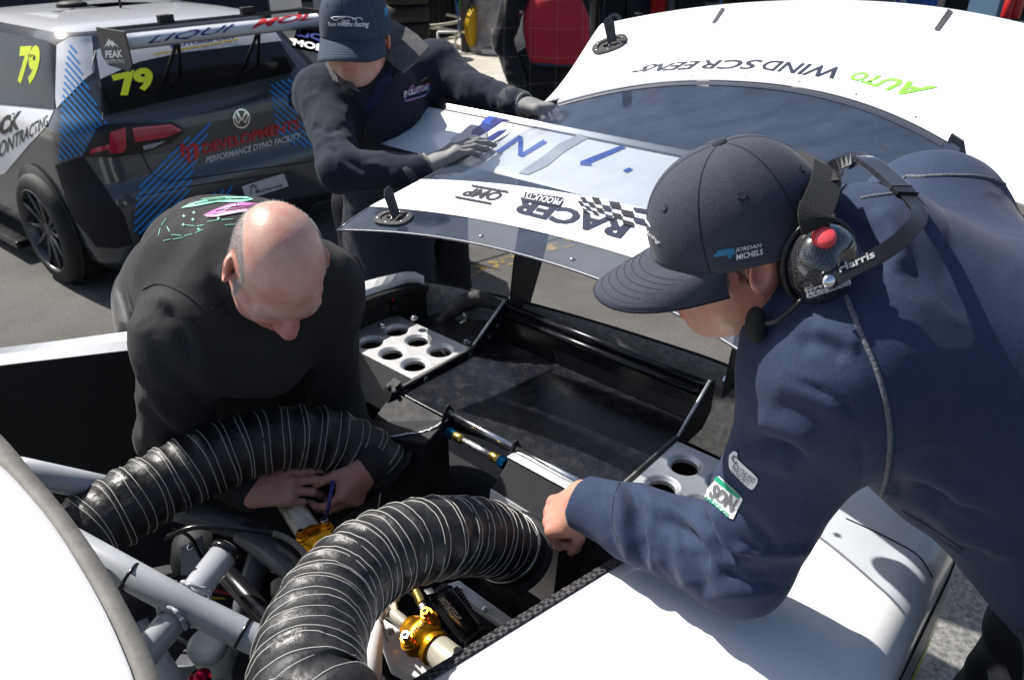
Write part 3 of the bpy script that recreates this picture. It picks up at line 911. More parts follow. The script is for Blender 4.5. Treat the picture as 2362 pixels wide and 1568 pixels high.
# --- black collector boxes the ducts run into
def hexa(t4, b4): # top ring, bottom ring
    V = list(t4) + list(b4); n = len(t4)
    return np.array(V), [list(range(n)), list(range(n, 2 * n))[::-1]] + [[i, n + i, n + (i + 1) % n, (i + 1) % n] for i in range(n)]
e1 = P1[-1]; e2 = P2[-1]
c1 = CI(e1); c2 = CI(e2)
bl = hexa([C(-.245, -.212, .79), C(-.05, -.212, .79), C(-.035, -.30, .775), C(-.13, -.33, .765), C(-.24, -.30, .74)],
          [C(-.245, -.212, .42), C(-.05, -.212, .42), C(.015, -.46, .42), C(-.08, -.47, .42), C(-.25, -.40, .42)])
mk('collector_box', *bl, black_metal, car, smooth=False, bevel=.003)
br = hexa([C(.160, -.212, .80), C(.40, -.212, .80), C(.395, -.34, .795), C(.205, -.335, .795)],
          [C(.160, -.212, .42), C(.40, -.212, .42), C(.445, -.46, .42), C(.25, -.46, .42)])
bro = mk('collector_box', *br, black_metal, car, smooth=False, bevel=.003)
mk('box_flange', *cbox(.166, .395, -.240, -.216, .8015, .806), alu, bro, smooth=False, bevel=.001)
mk('box_lip', *prism([C(.205, -.3355, .796), C(.395, -.3405, .796), C(.425, -.40, .66), C(.235, -.397, .66)], -CB * .002), alu, bro, smooth=False)
mk('weld_bead', *tube(spline([C(-.05, -.212, .792), C(-.055, -.245, .788), C(-.075, -.28, .778), C(-.13, -.333, .767)], 24) + .0012 * RNG.normal(size=(24, 3)), .0025, 6), alu, car)
mk('box_edge', *tube([C(-.13, -.332, .766), C(-.08, -.471, .45)], .0018, 6), steel, car)
# hinge rods, brackets and the braided hose on the tray edge
mk('hinge_rod', *tube([C(-.04, -.207, .808), C(.165, -.207, .808)], .0065, 14), alu_bright, car)
mk('hinge_rod', *tube([C(.175, -.212, .812), C(.40, -.212, .812)], .0075, 14), alu_bright, car)
for a_ in (-.055, .160):
    br_ = [C(a_, -.185, .775), C(a_, -.24, .775), C(a_, -.228, .80), C(a_, -.213, .828), C(a_, -.203, .830), C(a_, -.190, .805)]
    bk = mk('hinge_bracket', *prism(br_, CA * .005), black_metal, car, smooth=False, bevel=.001)
    mk('bolt', *lathe([(0, .008), (.004, .008), (.006, .005)], C(a_ + .005, -.207, .808), CA, 8), steel, bk, smooth=False)
mk('hinge_bracket', *prism([C(-.262, -.20, .775), C(-.262, -.245, .77), C(-.262, -.225, .805), C(-.262, -.195, .815)], CA * .03), black_metal, car, smooth=False, bevel=.001)
for k_ in (0, 1):
    mk('bolt', *lathe([(0, .006), (.006, .006), (.007, .0045)], C(-.250 + k_ * .022, -.222, .805 - k_ * .004), N(Z3 - CB), 8), steel, car, smooth=False)
h0, h1 = C(-.03, -.232, .775), C(.155, -.232, .775)
hd = N(h1 - h0)
mk('hose_fitting', *lathe([(0, .013), (.012, .015), (.014, .012), (.022, .012)], h0, hd, 6), blue2_an, car, smooth=False)
mk('hose_ferrule', *lathe([(.022, .009), (.024, .0115), (.05, .0115), (.052, .009)], h0, hd, 16), brass, car)
mk('braided_hose', *tube([h0 + hd * .05, h1 - hd * .045], .0085, 14), braid, car)
mk('hose_ferrule', *lathe([(-.046, .009), (-.044, .0115), (-.02, .0115), (-.018, .009)], h1, hd, 16), brass, car)
mk('hose_fitting', *lathe([(-.02, .012), (-.014, .012), (-.012, .015), (0, .013)], h1, hd, 6), blue2_an, car, smooth=False)

# --- chassis tubes
def ctube(pts, r, m_, name='chassis_tube'):
    return mk(name, *tube([D(*q) for q in pts], r, 18), m_, car)
ctube([(60, 1195, 1.16), (425, 1393, 1.20), (620, 1490, 1.21), (1000, 1670, 1.22)], .0235, grey_tube)
ctube([(525, 1265, 1.30), (425, 1395, 1.215), (250, 1610, 1.10)], .0235, grey_tube)
mk('weld_collar', *lathe([(-.004, .0232), (0, .0262), (.004, .0232)], D(462, 1412, 1.205), D(620, 1490, 1.21) - D(425, 1393, 1.20), 24), grey_tube, car)
mk('weld_collar', *lathe([(-.004, .0232), (0, .0262), (.004, .0232)], D(385, 1373, 1.198), D(620, 1490, 1.21) - D(425, 1393, 1.20), 24), grey_tube, car)
mk('tube_clamp', *lathe([(-.006, .0232), (-.006, .0275), (.006, .0275), (.006, .0232)], D(518, 1274, 1.295), D(525, 1265, 1.30) - D(425, 1395, 1.215), 24), black_gloss, car)
ctube([(40, 1085, 1.36), (250, 1128, 1.50), (420, 1165, 1.62)], .026, grey_tube)
ctube([(330, 1150, 1.62), (470, 1192, 1.66), (610, 1232, 1.70)], .026, dark_tube)
ctube([(280, 1130, 1.66), (350, 1085, 1.75), (430, 1040, 1.85)], .024, dark_tube)
ctube([(610, 1235, 1.72), (560, 1400, 1.72), (530, 1500, 1.70)], .024, dark_tube)
ctube([(560, 1225, 1.68), (700, 1330, 1.62), (820, 1420, 1.55)], .028, dark_tube)
ctube([(500, 1300, 1.50), (630, 1440, 1.46), (700, 1520, 1.42)], .020, black_gloss, 'drive_strut')
ctube([(858, 1405, 1.40), (855, 1500, 1.36), (850, 1640, 1.30)], .021, white)
ctube([(320, 1440, 1.45), (420, 1600, 1.40)], .018, grey_tube)
ctube([(560, 1450, 1.62), (760, 1420, 1.66)], .020, dark_tube)
bm_ = [D(880, 1420, 1.43), D(905, 1440, 1.43), D(1120, 1600, 1.38), D(1030, 1600, 1.36), D(900, 1530, 1.38), D(868, 1450, 1.42)]
mk('chassis_beam', *prism(bm_, -Z3 * .03), white, car, smooth=False, bevel=.003)
mk('chassis_rail', *prism([D(1030, 1345, 1.60), D(1058, 1337, 1.60), D(1185, 1428, 1.55), D(1165, 1446, 1.55)], -Z3 * .03), alu, car, smooth=False, bevel=.002)
mk('chassis_rail', *prism([D(1040, 1365, 1.61), D(1150, 1450, 1.56), D(1150, 1475, 1.55), D(1030, 1385, 1.61)], -Z3 * .03), black_metal, car, smooth=False)
# dark machinery low in the bay
for x, y, d_, r_, h_ in ((520, 1330, 1.75, .09, .12), (470, 1250, 1.8, .07, .1), (640, 1380, 1.8, .08, .1)):
    mk('gearbox_housing', *lathe([(0, r_ * .5), (.02, r_ * .8), (.03, r_), (h_, r_), (h_ + .02, r_ * .85), (h_ + .05, r_ * .8)], D(x, y, d_), N(cv(-.3, -.5, -.6)), 28), black_metal, car)
mk('bracket_plate', *prism([D(415, 1260, 1.66), D(465, 1235, 1.66), D(475, 1290, 1.66), D(450, 1345, 1.66), D(418, 1330, 1.66)], cv(0, 0, -1) * .004), dark_tube, car, smooth=False, bevel=.001)
cab = spline([D(380, 1240, 1.45), D(450, 1215, 1.45), D(540, 1218, 1.47), D(640, 1232, 1.5), D(690, 1262, 1.48), D(715, 1300, 1.45)], 40)
mk('cable', *tube(cab[:26], .0055, 8), black_gloss, car)
mk('cable_sleeve', *tube(cab[25:], .0062, 10), seal_m, car)
# reservoir with its cap
rs_ = mk('fluid_reservoir', *lathe([(0, .030), (.004, .034), (.05, .036), (.055, .033), (.06, .030)], D(505, 1530, 1.52), N(cv(-.05, .75, .65)), 28), bottle_m, car)
mk('reservoir_cap', *lathe([(.061, .031), (.062, .037), (.082, .037), (.088, .033), (.090, .02)], D(505, 1530, 1.52), N(cv(-.05, .75, .65)), 28), bottle_m, rs_)
mk('reservoir_base', *box(D(480, 1535, 1.55), X3, N(cv(0, 1, .2)), N(cv(0, -.2, 1)), .06, .02, .03), dark_tube, car, smooth=False, bevel=.003)
mk('reservoir_bolt', *lathe([(0, .006), (.008, .006)], D(487, 1540, 1.50), cv(0, .3, 1), 8), red_an, car)
mk('quick_release', *lathe([(0, .014), (.004, .017), (.016, .017), (.022, .012), (.028, .013), (.036, .010)], D(455, 1575, 1.20), N(cv(.5, .6, .5)), 20), red_an, car)

# --- dampers: gold heads, threaded sleeves, thin shafts
def damper(h, ax, up, sleeve, shaft, text=None):
    ax = N(ax); up = N(np.asarray(up) - ax * (np.asarray(up) @ ax)); sd = np.cross(ax, up)
    parts = [cone(h - ax * .020, h + ax * .012, .027, .030, .006), cone(h + ax * .012, h + ax * .032, .031, .028, .006)]
    for s_, a_ in ((1, .010), (-1, .006)):
        o_ = h + sd * .024 * s_ + up * .012 + ax * a_
        parts += [cone(o_, o_ + up * .010, .0165, .0155, .008)]
    parts += [ell(h + up * .012, np.array([ax, up, sd]), (.020, .024, .034), .01)]
    V, F = skin(parts, .0028)
    root = mk('damper', V, F, gold, car, keep=True)
    mk('damper_collar', *lathe([(.030, .0285), (.030, .0315), (.040, .0315), (.040, .0285)], h, ax, 36), gold, root, autosmooth=30)
    for s_, a_ in ((1, .010), (-1, .006)):
        o_ = h + sd * .026 * s_ + up * .026 + ax * a_
        mk('adjuster', *lathe([(0, .0155), (.004, .0155), (.005, .013), (.012, .013), (.013, .0105), (.014, .0105), (.020, .0105)], o_, up, 24), gold, root, autosmooth=35)
        mk('adjuster_hex', *lathe([(.020, .0085), (.027, .0085), (.028, .0075)], o_, up, 6), gold if s_ < 0 else steel, root, smooth=False)
        mk('adjuster_socket', *lathe([(.0281, .0045), (.0284, .0045)], o_, up, 8), black_metal, root, smooth=False)
    mk('damper_screw', *lathe([(0, .005), (.002, .0045)], h + up * .0325 + sd * .003, up, 12), steel, root)
    mk('threaded_sleeve', *lathe([(.040, .0265), (sleeve, .0265)], h, ax, 36), cream, root)
    mk('damper_shaft', *lathe([(-shaft, .011), (-.028, .0115)], h, ax, 20), cream, root)
    return root
ax1 = D(1085, 1540, 1.335) - D(975, 1470, 1.345)
dm = damper(D(972, 1468, 1.345), CA * .985 - CB * .05 + Z3 * .08, cv(-.1, .75, .75), .24, .10)
bvd = bvh_of([dm])
letter('OHLINS', [(945, 1470), (992, 1427), (984, 1418), (935, 1460)][::1], bvd, ink_black, dm, name='lettering')
dm2 = damper(D(735, 1262, 1.56), -CA * .9 - Z3 * .1 + CB * .25, cv(.05, .8, .6), .22, .08)
bvd2 = bvh_of([dm2])
# clevis at the shaft end
cl = D(880, 1405, 1.40)
for e in (-1, 1):
    mk('clevis', *prism([cl + CB * .018 * e + Z3 * .02 - CA * .02, cl + CB * .018 * e + Z3 * .02 + CA * .018, cl + CB * .018 * e - Z3 * .05 + CA * .03, cl + CB * .018 * e - Z3 * .05 - CA * .02], CB * .004), alu, car, smooth=False, bevel=.001)
mk('clevis_bolt', *lathe([(-.034, .010), (-.026, .010), (-.026, .006), (.03, .006), (.03, .009), (.038, .009)], cl, CB, 8), steel, car, smooth=False)
mk('rod_end', *lathe([(-.009, .012), (-.009, .017), (.009, .017), (.009, .012)], cl, CB, 20), cream, car)
# fuel filter with zip ties and fittings
f0, f1 = D(1008, 1362, 1.47), D(1112, 1490, 1.40)
fd = N(f1 - f0); fl_ = float(np.linalg.norm(f1 - f0))
ff = mk('fuel_filter', *lathe([(0, .019), (.003, .023), (.016, .023), (.018, .026), (fl_ - .03, .026), (fl_ - .028, .0235), (fl_ - .012, .0235), (fl_ - .010, .018), (fl_, .018)], f0, fd, 32), black_gloss, car, keep=True, autosmooth=35)
letter('SPEEDFLOW', [(1066, 1425), (1022, 1372), (1012, 1381), (1053, 1434)], bvh_of([ff]), mat('gold_print', (.42, .38, .30), .4), ff, shear=.2)
for d_ in (.012, fl_ - .02):
    mk('cable_tie', *lathe([(d_, .0235), (d_, .0275), (d_ + .005, .0275), (d_ + .005, .0235)], f0, fd, 30), black_metal, ff)
mk('tie_head', *box(D(990, 1362, 1.44), fd, N(cv(1, .2, 0)), N(cv(0, 0, 1)), .005, .007, .004), bottle_m, ff, smooth=False)
mk('filter_fitting', *lathe([(fl_, .013), (fl_ + .012, .014), (fl_ + .014, .010), (fl_ + .02, .012), (fl_ + .04, .012)], f0 + CA * .012, fd, 6), blue_an, ff, smooth=False)
mk('hose_end', *lathe([(0, .011), (.02, .013), (.05, .013), (.07, .010)], D(1112, 1462, 1.42), N(CA + .1 * CB - .2 * Z3), 16), red_an, car)
hb = spline([D(958, 1362, 1.44), D(972, 1392, 1.42), D(985, 1425, 1.40), D(990, 1440, 1.40)], 20)
mk('brass_elbow', *tube(hb[:9], .009, 14), brass, car)
mk('braided_hose', *tube(hb[7:], .008, 14), braid, car)
cor = spline([D(1050, 1355, 1.5), D(1075, 1390, 1.48), D(1090, 1420, 1.47)], 30)
mk('corrugated_hose', *tube(cor, .006 + .0012 * np.sin(np.arange(30) * 2.1), 10), black_gloss, car)

# livery on the rear wing
bvw = bvh_of([wing])
navy_w = mat('wing_navy', (.006, .012, .13), .3, coat=.4); blue_w = mat('wing_blue', (.015, .06, .36), .3, coat=.4); grey_w = mat('wing_grey', (.42, .42, .43), .3, coat=.4)
# shapes as laid on the wing's upper face, measured from the photograph
patch('wing_graphic', [(1038, 322), (1086, 288), (1122, 296), (1090, 330), (1130, 345), (1118, 362), (1058, 350)], bvw, grey_w, wing, 3, .0012)
patch('wing_graphic', [(1086, 311), (1110, 314), (1158, 281), (1182, 279), (1196, 271), (1136, 268), (1112, 285), (1090, 302)], bvw, navy_w, wing, 3, .002)
patch('wing_graphic', [(1108, 285), (1134, 262), (1158, 267), (1140, 274), (1128, 290)], bvw, blue_w, wing, 3, .0026)
patch('wing_graphic', [(1118, 322), (1136, 326), (1170, 300), (1150, 303)], bvw, navy_w, wing, 3, .002)
patch('wing_graphic', [(1108, 340), (1134, 324), (1118, 322), (1108, 332)], bvw, blue_w, wing, 3, .0024)
for q in ([(1142, 379 - 28), (1196, 314), (1206, 318), (1152, 356)], [(1196, 314), (1206, 318), (1205, 362), (1194, 360)], [(1194, 360), (1205, 364), (1262, 330), (1252, 324)],
          [(1338, 374), (1362, 378), (1444, 342), (1430, 338)], [(1338, 374), (1362, 378), (1366, 384), (1338, 382)], [(1436, 395), (1450, 388), (1460, 393), (1446, 400)]):
    patch('wing_letter', q, bvw, blue_w, wing, 2, .002)
patch('wing_band', [(1196, 400), (1218, 404), (1262, 384), (1300, 352), (1390, 300), (1370, 296), (1290, 332), (1252, 362)], bvw, grey_w, wing, 3, .002)

# shut line across the right hand panel, and small hardware in the bay
v_, f_ = wire_on([(1950, 1195), (2010, 1222), (2070, 1252), (2118, 1282), (2150, 1330)], bvh_of([fender]), .0016, 40, .0, 6)
mk('shut_line', v_, f_, ink_black, car)
red_wire = mat('red_wire', (.35, .02, .02), .45); yel_wire = mat('yellow_wire', (.45, .33, .03), .45)
for k_, (pts_, r_, m_) in enumerate((
        ([(300, 1330, 1.50), (360, 1350, 1.52), (420, 1330, 1.55), (470, 1345, 1.58), (560, 1330, 1.60)], .0045, black_gloss),
        ([(310, 1345, 1.49), (370, 1362, 1.51), (430, 1348, 1.54), (500, 1362, 1.58), (590, 1380, 1.60)], .0030, red_wire),
        ([(330, 1500, 1.55), (390, 1470, 1.56), (440, 1490, 1.55), (470, 1560, 1.52)], .0050, black_gloss),
        ([(540, 1330, 1.62), (580, 1400, 1.60), (570, 1480, 1.58), (600, 1540, 1.55)], .0038, black_gloss),
        ([(400, 1215, 1.62), (440, 1240, 1.63), (470, 1290, 1.66), (520, 1310, 1.68)], .0040, black_gloss),
        ([(640, 1260, 1.60), (680, 1290, 1.58), (690, 1340, 1.56), (730, 1380, 1.55)], .0055, seal_m),
        ([(880, 1380, 1.52), (920, 1360, 1.52), (960, 1375, 1.50)], .0040, black_gloss),
        ([(350, 1350, 1.48), (400, 1345, 1.50), (450, 1372, 1.53), (520, 1380, 1.57)], .0022, yel_wire),
        ([(560, 1500, 1.50), (600, 1470, 1.50), (640, 1490, 1.48)], .0060, braid))):
    mk('loom_wire', *tube(spline([D(*q) for q in pts_], 36), r_, 8), m_, car)
ax_ = D(620, 1490, 1.21) - D(425, 1393, 1.20)
for x, y, d_, a_ in ((300, 1330, 1.185, ax_), (560, 1460, 1.207, ax_), (470, 1335, 1.257, D(525, 1265, 1.30) - D(425, 1395, 1.215))):
    mk('cable_tie', *lathe([(-.0025, .0236), (-.0025, .0256), (.0025, .0256), (.0025, .0236)], D(x, y, d_), a_, 24, False), black_gloss, car)
for x, y, d_ in ((440, 1262, 1.65), (452, 1318, 1.65), (900, 1455, 1.42), (945, 1500, 1.40), (1060, 1360, 1.58), (1120, 1405, 1.56)):
    mk('bolt', *lathe([(0, .0075), (.005, .0075), (.006, .005)], D(x, y, d_), cv(0, .5, 1), 6), steel, car, smooth=False)
# uneven weld bead round the tube crossing
for c_, ax2 in ((D(425, 1394, 1.205), D(525, 1265, 1.30) - D(425, 1395, 1.215)),):
    ax2, u2, v2 = basis(ax2)
    for s2 in (-1, 1):
        P_ = [c_ + ax2 * s2 * (.026 + .004 * math.cos(2 * t)) + (.0245 + .0012 * math.sin(9 * t + s2)) * (math.cos(t) * u2 + math.sin(t) * v2) for t in np.linspace(0, 2 * math.pi, 60)]
        mk('weld_bead', *tube(P_, .0035 + .0006 * np.sin(np.arange(60) * 1.3), 6), grey_tube, car)

# ================================================================== the rear hatch, lifted off and held in the air
PA, PHW, PTILT, PSKEW = 0.1603, 0.5736, 0.0454, -0.0442
PROW = np.array([[-0.1444, 1.2478, 0.0192, 0.1066], [-0.0715, 1.2695, 0.0113, 0.0782], [0.0911, 1.3058, 0.0189, 0.0632], [0.6933, 1.4714, 0.0856, 0.1364], [1.0009, 1.6419, 0.0473, 0.1342]])
PV = np.array([0, .08, .22, .70, 1.0])
_ps = spline(np.c_[PV, PROW], 200)
def PS(u, v, off=0.):
    rc, zc, cr, bo = [np.interp(v, _ps[:, 0], _ps[:, k]) for k in (1, 2, 3, 4)]
    e = abs(u) ** 2.2 if abs(u) < 1 else 1 + (abs(u) - 1) * 1.1
    return C(PA + PHW * u, rc - bo * e + PSKEW * u, zc - cr * e + PTILT * u + off)
hatch = thing('rear_hatch', 'lifted off car rear hatch with clear window, white panels and sponsor lettering', 'car hatch', PS(0, .5))
lexan = mat('clear_window_plastic', (.72, .78, .88), .05)
nt, b, L = nodes_of(lexan)   # thin hazy polycarbonate: mostly see-through, with a mirror of the sky
tr = nt.nodes.new('ShaderNodeBsdfTransparent'); tr.inputs[0].default_value = (.84, .88, .93, 1)
gl = nt.nodes.new('ShaderNodeBsdfGlossy'); gl.inputs['Roughness'].default_value = .07
df = nt.nodes.new('ShaderNodeBsdfDiffuse'); df.inputs[0].default_value = (.19, .25, .37, 1)  # bluish haze: sky reflection put into the diffuse colour
fr = nt.nodes.new('ShaderNodeFresnel'); fr.inputs[0].default_value = 1.62
m1 = nt.nodes.new('ShaderNodeMixShader'); m2 = nt.nodes.new('ShaderNodeMixShader')
tc = nt.nodes.new('ShaderNodeTexCoord'); mp = nt.nodes.new('ShaderNodeMapping'); mp.inputs['Rotation'].default_value = (0, 0, R(40)); mp.inputs['Scale'].default_value = (4, 7, 5)
ns = nt.nodes.new('ShaderNodeTexNoise'); ns.inputs['Scale'].default_value = 2.2; ns.inputs['Detail'].default_value = 8; ns.inputs['Roughness'].default_value = .7
rp = nt.nodes.new('ShaderNodeMapRange'); rp.inputs[1].default_value, rp.inputs[2].default_value, rp.inputs[3].default_value, rp.inputs[4].default_value = .35, .95, .08, .26
L(tc.outputs['Object'], mp.inputs[0]); L(mp.outputs[0], ns.inputs[0]); L(ns.outputs[0], rp.inputs[0])
L(rp.outputs[0], m1.inputs[0]); L(tr.outputs[0], m1.inputs[1]); L(df.outputs[0], m1.inputs[2])
L(fr.outputs[0], m2.inputs[0]); L(m1.outputs[0], m2.inputs[1]); L(gl.outputs[0], m2.inputs[2])
L(m2.outputs[0], nt.nodes['Material Output'].inputs[0])
us = np.linspace(-1, 1, 49)
def strip(v0, v1, nv, off=0., u0=-1, u1=1):
    uu = np.linspace(u0, u1, 49)
    return [[PS(u, v, off) for u in uu] for v in np.linspace(v0, v1, nv)]
win = mk('window', *grid(strip(0, .712, 40)), lexan, hatch, keep=True)
edge_m = mat('window_edge', (.10, .11, .13), .25)
ed = [PS(u, 0, -.001) for u in us]
mk('window_rim', *tube(ed, .0028, 8), edge_m, hatch)
mk('window_rim', *tube([PS(-1, v, -.001) for v in np.linspace(0, .70, 30)], .0028, 8), edge_m, hatch)
mk('window_rim', *tube([PS(1, v, -.001) for v in np.linspace(0, .70, 30)], .0028, 8), edge_m, hatch)
banner = mk('banner', *grid([[PS(u, .082 + t * (.222 - .082), .0022) for u in us] for t in np.linspace(0, 1, 8)]), mat('white_vinyl', (.80, .80, .80), .35), hatch, keep=True)
# dark band printed round the rear edge of the window
mk('window_border', *grid([[PS(u, v, .0018) for u in us * .94] for v in (.685, .703)]), mat('window_border', (.035, .04, .055), .3), hatch)
lid_m = mat('white_lid_paint', (.82, .82, .82), .28, coat=.3)
lip = mk('lid_lip', *grid([[PS(u, .703, .004), PS(u, .706, .010), PS(u, .722, .011)] for u in us * .95]), mat('lid_edge', (.45, .47, .5), .4), hatch)
lu = np.r_[-1.04, us[1:], 1.05, 1.12, 1.2, 1.3, 1.4]
def lv(u, v): return v if u < 1 else v - .13 * (1 - (v - .7226) / .2774) * min(1, (u - 1) / .12)
lid = mk('lid', *grid([[PS(u, lv(u, v), .012 - .004 * (v > .995)) for u in lu] for v in np.r_[.7226, np.linspace(.73, .985, 20), 1.0]]), lid_m, hatch, solid=.006, solid_off=-1, keep=True)
# open twist latches
def latch(u, v, off, ang, name='latch', flap_dir=None):
    c = PS(u, v, off); du = N(PS(u + .02, v, off) - PS(u - .02, v, off)); dv = N(PS(u, v + .02, off) - PS(u, v - .02, off)); n = N(np.cross(du, dv))
    if n[2] < 0: n = -n
    x = du * math.cos(ang) + dv * math.sin(ang); y = np.cross(n, x)
    ring = []
    for hw, hh, z_ in ((.054, .030, 0), (.054, .030, .003), (.050, .026, .0045), (.036, .019, .0045), (.034, .017, .001), (.034, .017, -.004)):
        rr = []
        for t in np.linspace(0, 2 * math.pi, 40, endpoint=False):
            e = 4.0
            cx_, sy_ = math.cos(t), math.sin(t)
            k_ = (abs(cx_) ** e + abs(sy_) ** e) ** (-1 / e)
            rr.append(c + x * hw * (.35 * cx_ * k_ + .65 * cx_) + y * hh * (.6 * sy_ * k_ + .4 * sy_) + n * z_)
        ring.append(rr)
    V = np.array(ring).reshape(-1, 3); F = gridf(6, 40, True)
    la = mk(name, V, F, grey_plate, hatch, autosmooth=40)
    mk('latch_well', ring[4], [list(range(40))], black_metal, la, smooth=False)
    mk('latch_pin', *tube([c - y * .012 + n * .002, c + y * .012 + n * .002], .003, 8), steel, la)
    mk('latch_spring', *tube([c - x * .018 + n * .002, c + x * .004 + n * .004], .0035, 8), black_gloss, la)
    for k_ in range(6):
        t = k_ / 6 * 2 * math.pi + .4
        mk('rivet', *lathe([(0, .0028), (.0012, .002)], c + x * .044 * math.cos(t) + y * .023 * math.sin(t) + n * .0045, n, 8), steel, la)
    fdv = N(np.asarray(flap_dir)); h = c + x * .010 + n * .004
    w = N(np.cross(fdv, n)); w = y if abs(w @ y) > .3 else w
    pts = [h - w * .014, h + w * .014, h + w * .017 + fdv * .060, h + w * .010 + fdv * .072, h - w * .010 + fdv * .072, h - w * .017 + fdv * .060]
    mk('latch_flap', *prism(pts, N(np.cross(w, fdv)) * .004), grey_plate, la, smooth=False, bevel=.0012)
    return la
latch(-.80, .045, .002, .0, flap_dir=cv(-.30, .9, .1))
latch(-.90, .905, .013, R(8), flap_dir=cv(-.22, .9, .3))
latch(.80, .045, .002, .0, flap_dir=cv(.4, .3, .8))
for u in (-.31, .14, .62):
    mk('rivet', *lathe([(0, .006), (.002, .0055), (.003, .003)], PS(u, .028, .001), Z3, 12), steel, hatch)
for u in np.linspace(-.8, .8, 7):
    mk('rivet', *lathe([(0, .0035), (.0015, .003)], PS(u, .713, .0105), Z3, 8), steel, hatch)
# black slots at the rear edge of the lid
bvl = bvh_of([lid])
patch('lid_slot', [(1640, 57), (1650, 53), (1672, 22), (1664, 20)], bvl, ink_black, hatch, 2, .003)
patch('lid_slot', [(2153, 71), (2165, 73), (2197, 30), (2186, 24)], bvl, ink_black, hatch, 2, .003)
# lettering, reading from the far side
letter('AUTO', [(2165, 202), (1978, 165), (1955, 183), (2112, 230)], bvl, ink_lime, hatch, .028, .12)
letter('WIND', [(1948, 157), (1770, 139), (1751, 161), (1921, 183)], bvl, ink, hatch, .016, .12)
letter('SCR', [(1762, 139), (1626, 140), (1608, 160), (1738, 161)], bvl, ink, hatch, .016, .12)
letter('EENS', [(1618, 141), (1497, 150), (1451, 169), (1596, 161)], bvl, ink, hatch, .016, .12)
bvb = bvh_of([banner])
letter('RACER', [(1463, 515), (1200, 455), (1170, 487), (1430, 552)], bvb, ink, hatch, .045, .0)
patch('lettering', [(1211, 446), (1300, 458), (1292, 480), (1207, 466)], bvb, ink, hatch, 2, .003)
letter('PRODUCTS', [(1300, 464), (1215, 449), (1211, 462), (1292, 478)], bvb, ink_white, hatch, .01, .2, off=.005)
letter('OMP', [(1163, 446), (1082, 433), (1062, 452), (1146, 466)], bvb, ink_black, hatch, .035, .2)
patch('lettering', [(1088, 428), (1173, 443), (1172, 447), (1087, 432)], bvb, ink_black, hatch, 2, .003)
patch('lettering', [(1050, 454), (1134, 470), (1133, 474), (1049, 458)], bvb, ink_black, hatch, 2, .003)
# chequered flag behind the name
fq = homog([(1500, 480), (1325, 455), (1345, 490), (1490, 535)])
for i in range(8):
    for j in range(4):
        if (i + j) % 2 == 0:
            w = .04 * math.sin(i * 1.1)
            patch('flag_check', [fq(i / 8, j / 4 + w), fq((i + 1) / 8, j / 4 + w), fq((i + 1) / 8, (j + 1) / 4 + w), fq(i / 8, (j + 1) / 4 + w)], bvb, ink_black if i % 3 else ink, hatch, 1, .0045)

# ================================================================== people
def proj(V):
    q = np.asarray(V) - CAM
    dep = q[:, 1] * CP - q[:, 2] * SP
    return np.stack([IW / 2 + FPX * q[:, 0] / dep, IH / 2 - FPX * (q[:, 1] * SP + q[:, 2] * CP) / dep], 1), dep
def sculpt(V, F, strokes):
    "press folds (amp<0) or raise ridges (amp>0) along lines traced over the cloth"
    px, dep = proj(V); n = vnormals(V, F)
    face = np.clip(-(n * N3(V - CAM)).sum(1) * 4, 0, 1)
    out = np.zeros(len(V))
    for path, amp, w in strokes:
        P = spline([np.r_[q, 0] for q in np.array(path, float)], 30)[:, :2] if len(path) > 2 else np.linspace(path[0], path[1], 20)
        d2 = ((px[:, None] - P[None]) ** 2).sum(2)
        i = d2.argmin(1); t = i / (len(P) - 1)
        taper = np.clip(np.minimum(t, 1 - t) * 5, 0.15, 1)
        out += amp * taper * np.exp(-d2[np.arange(len(V)), i] / w ** 2)
    return V + n * (out * face)[:, None]
def N3(a): return a / (np.linalg.norm(a, axis=1)[:, None] + 1e-12)

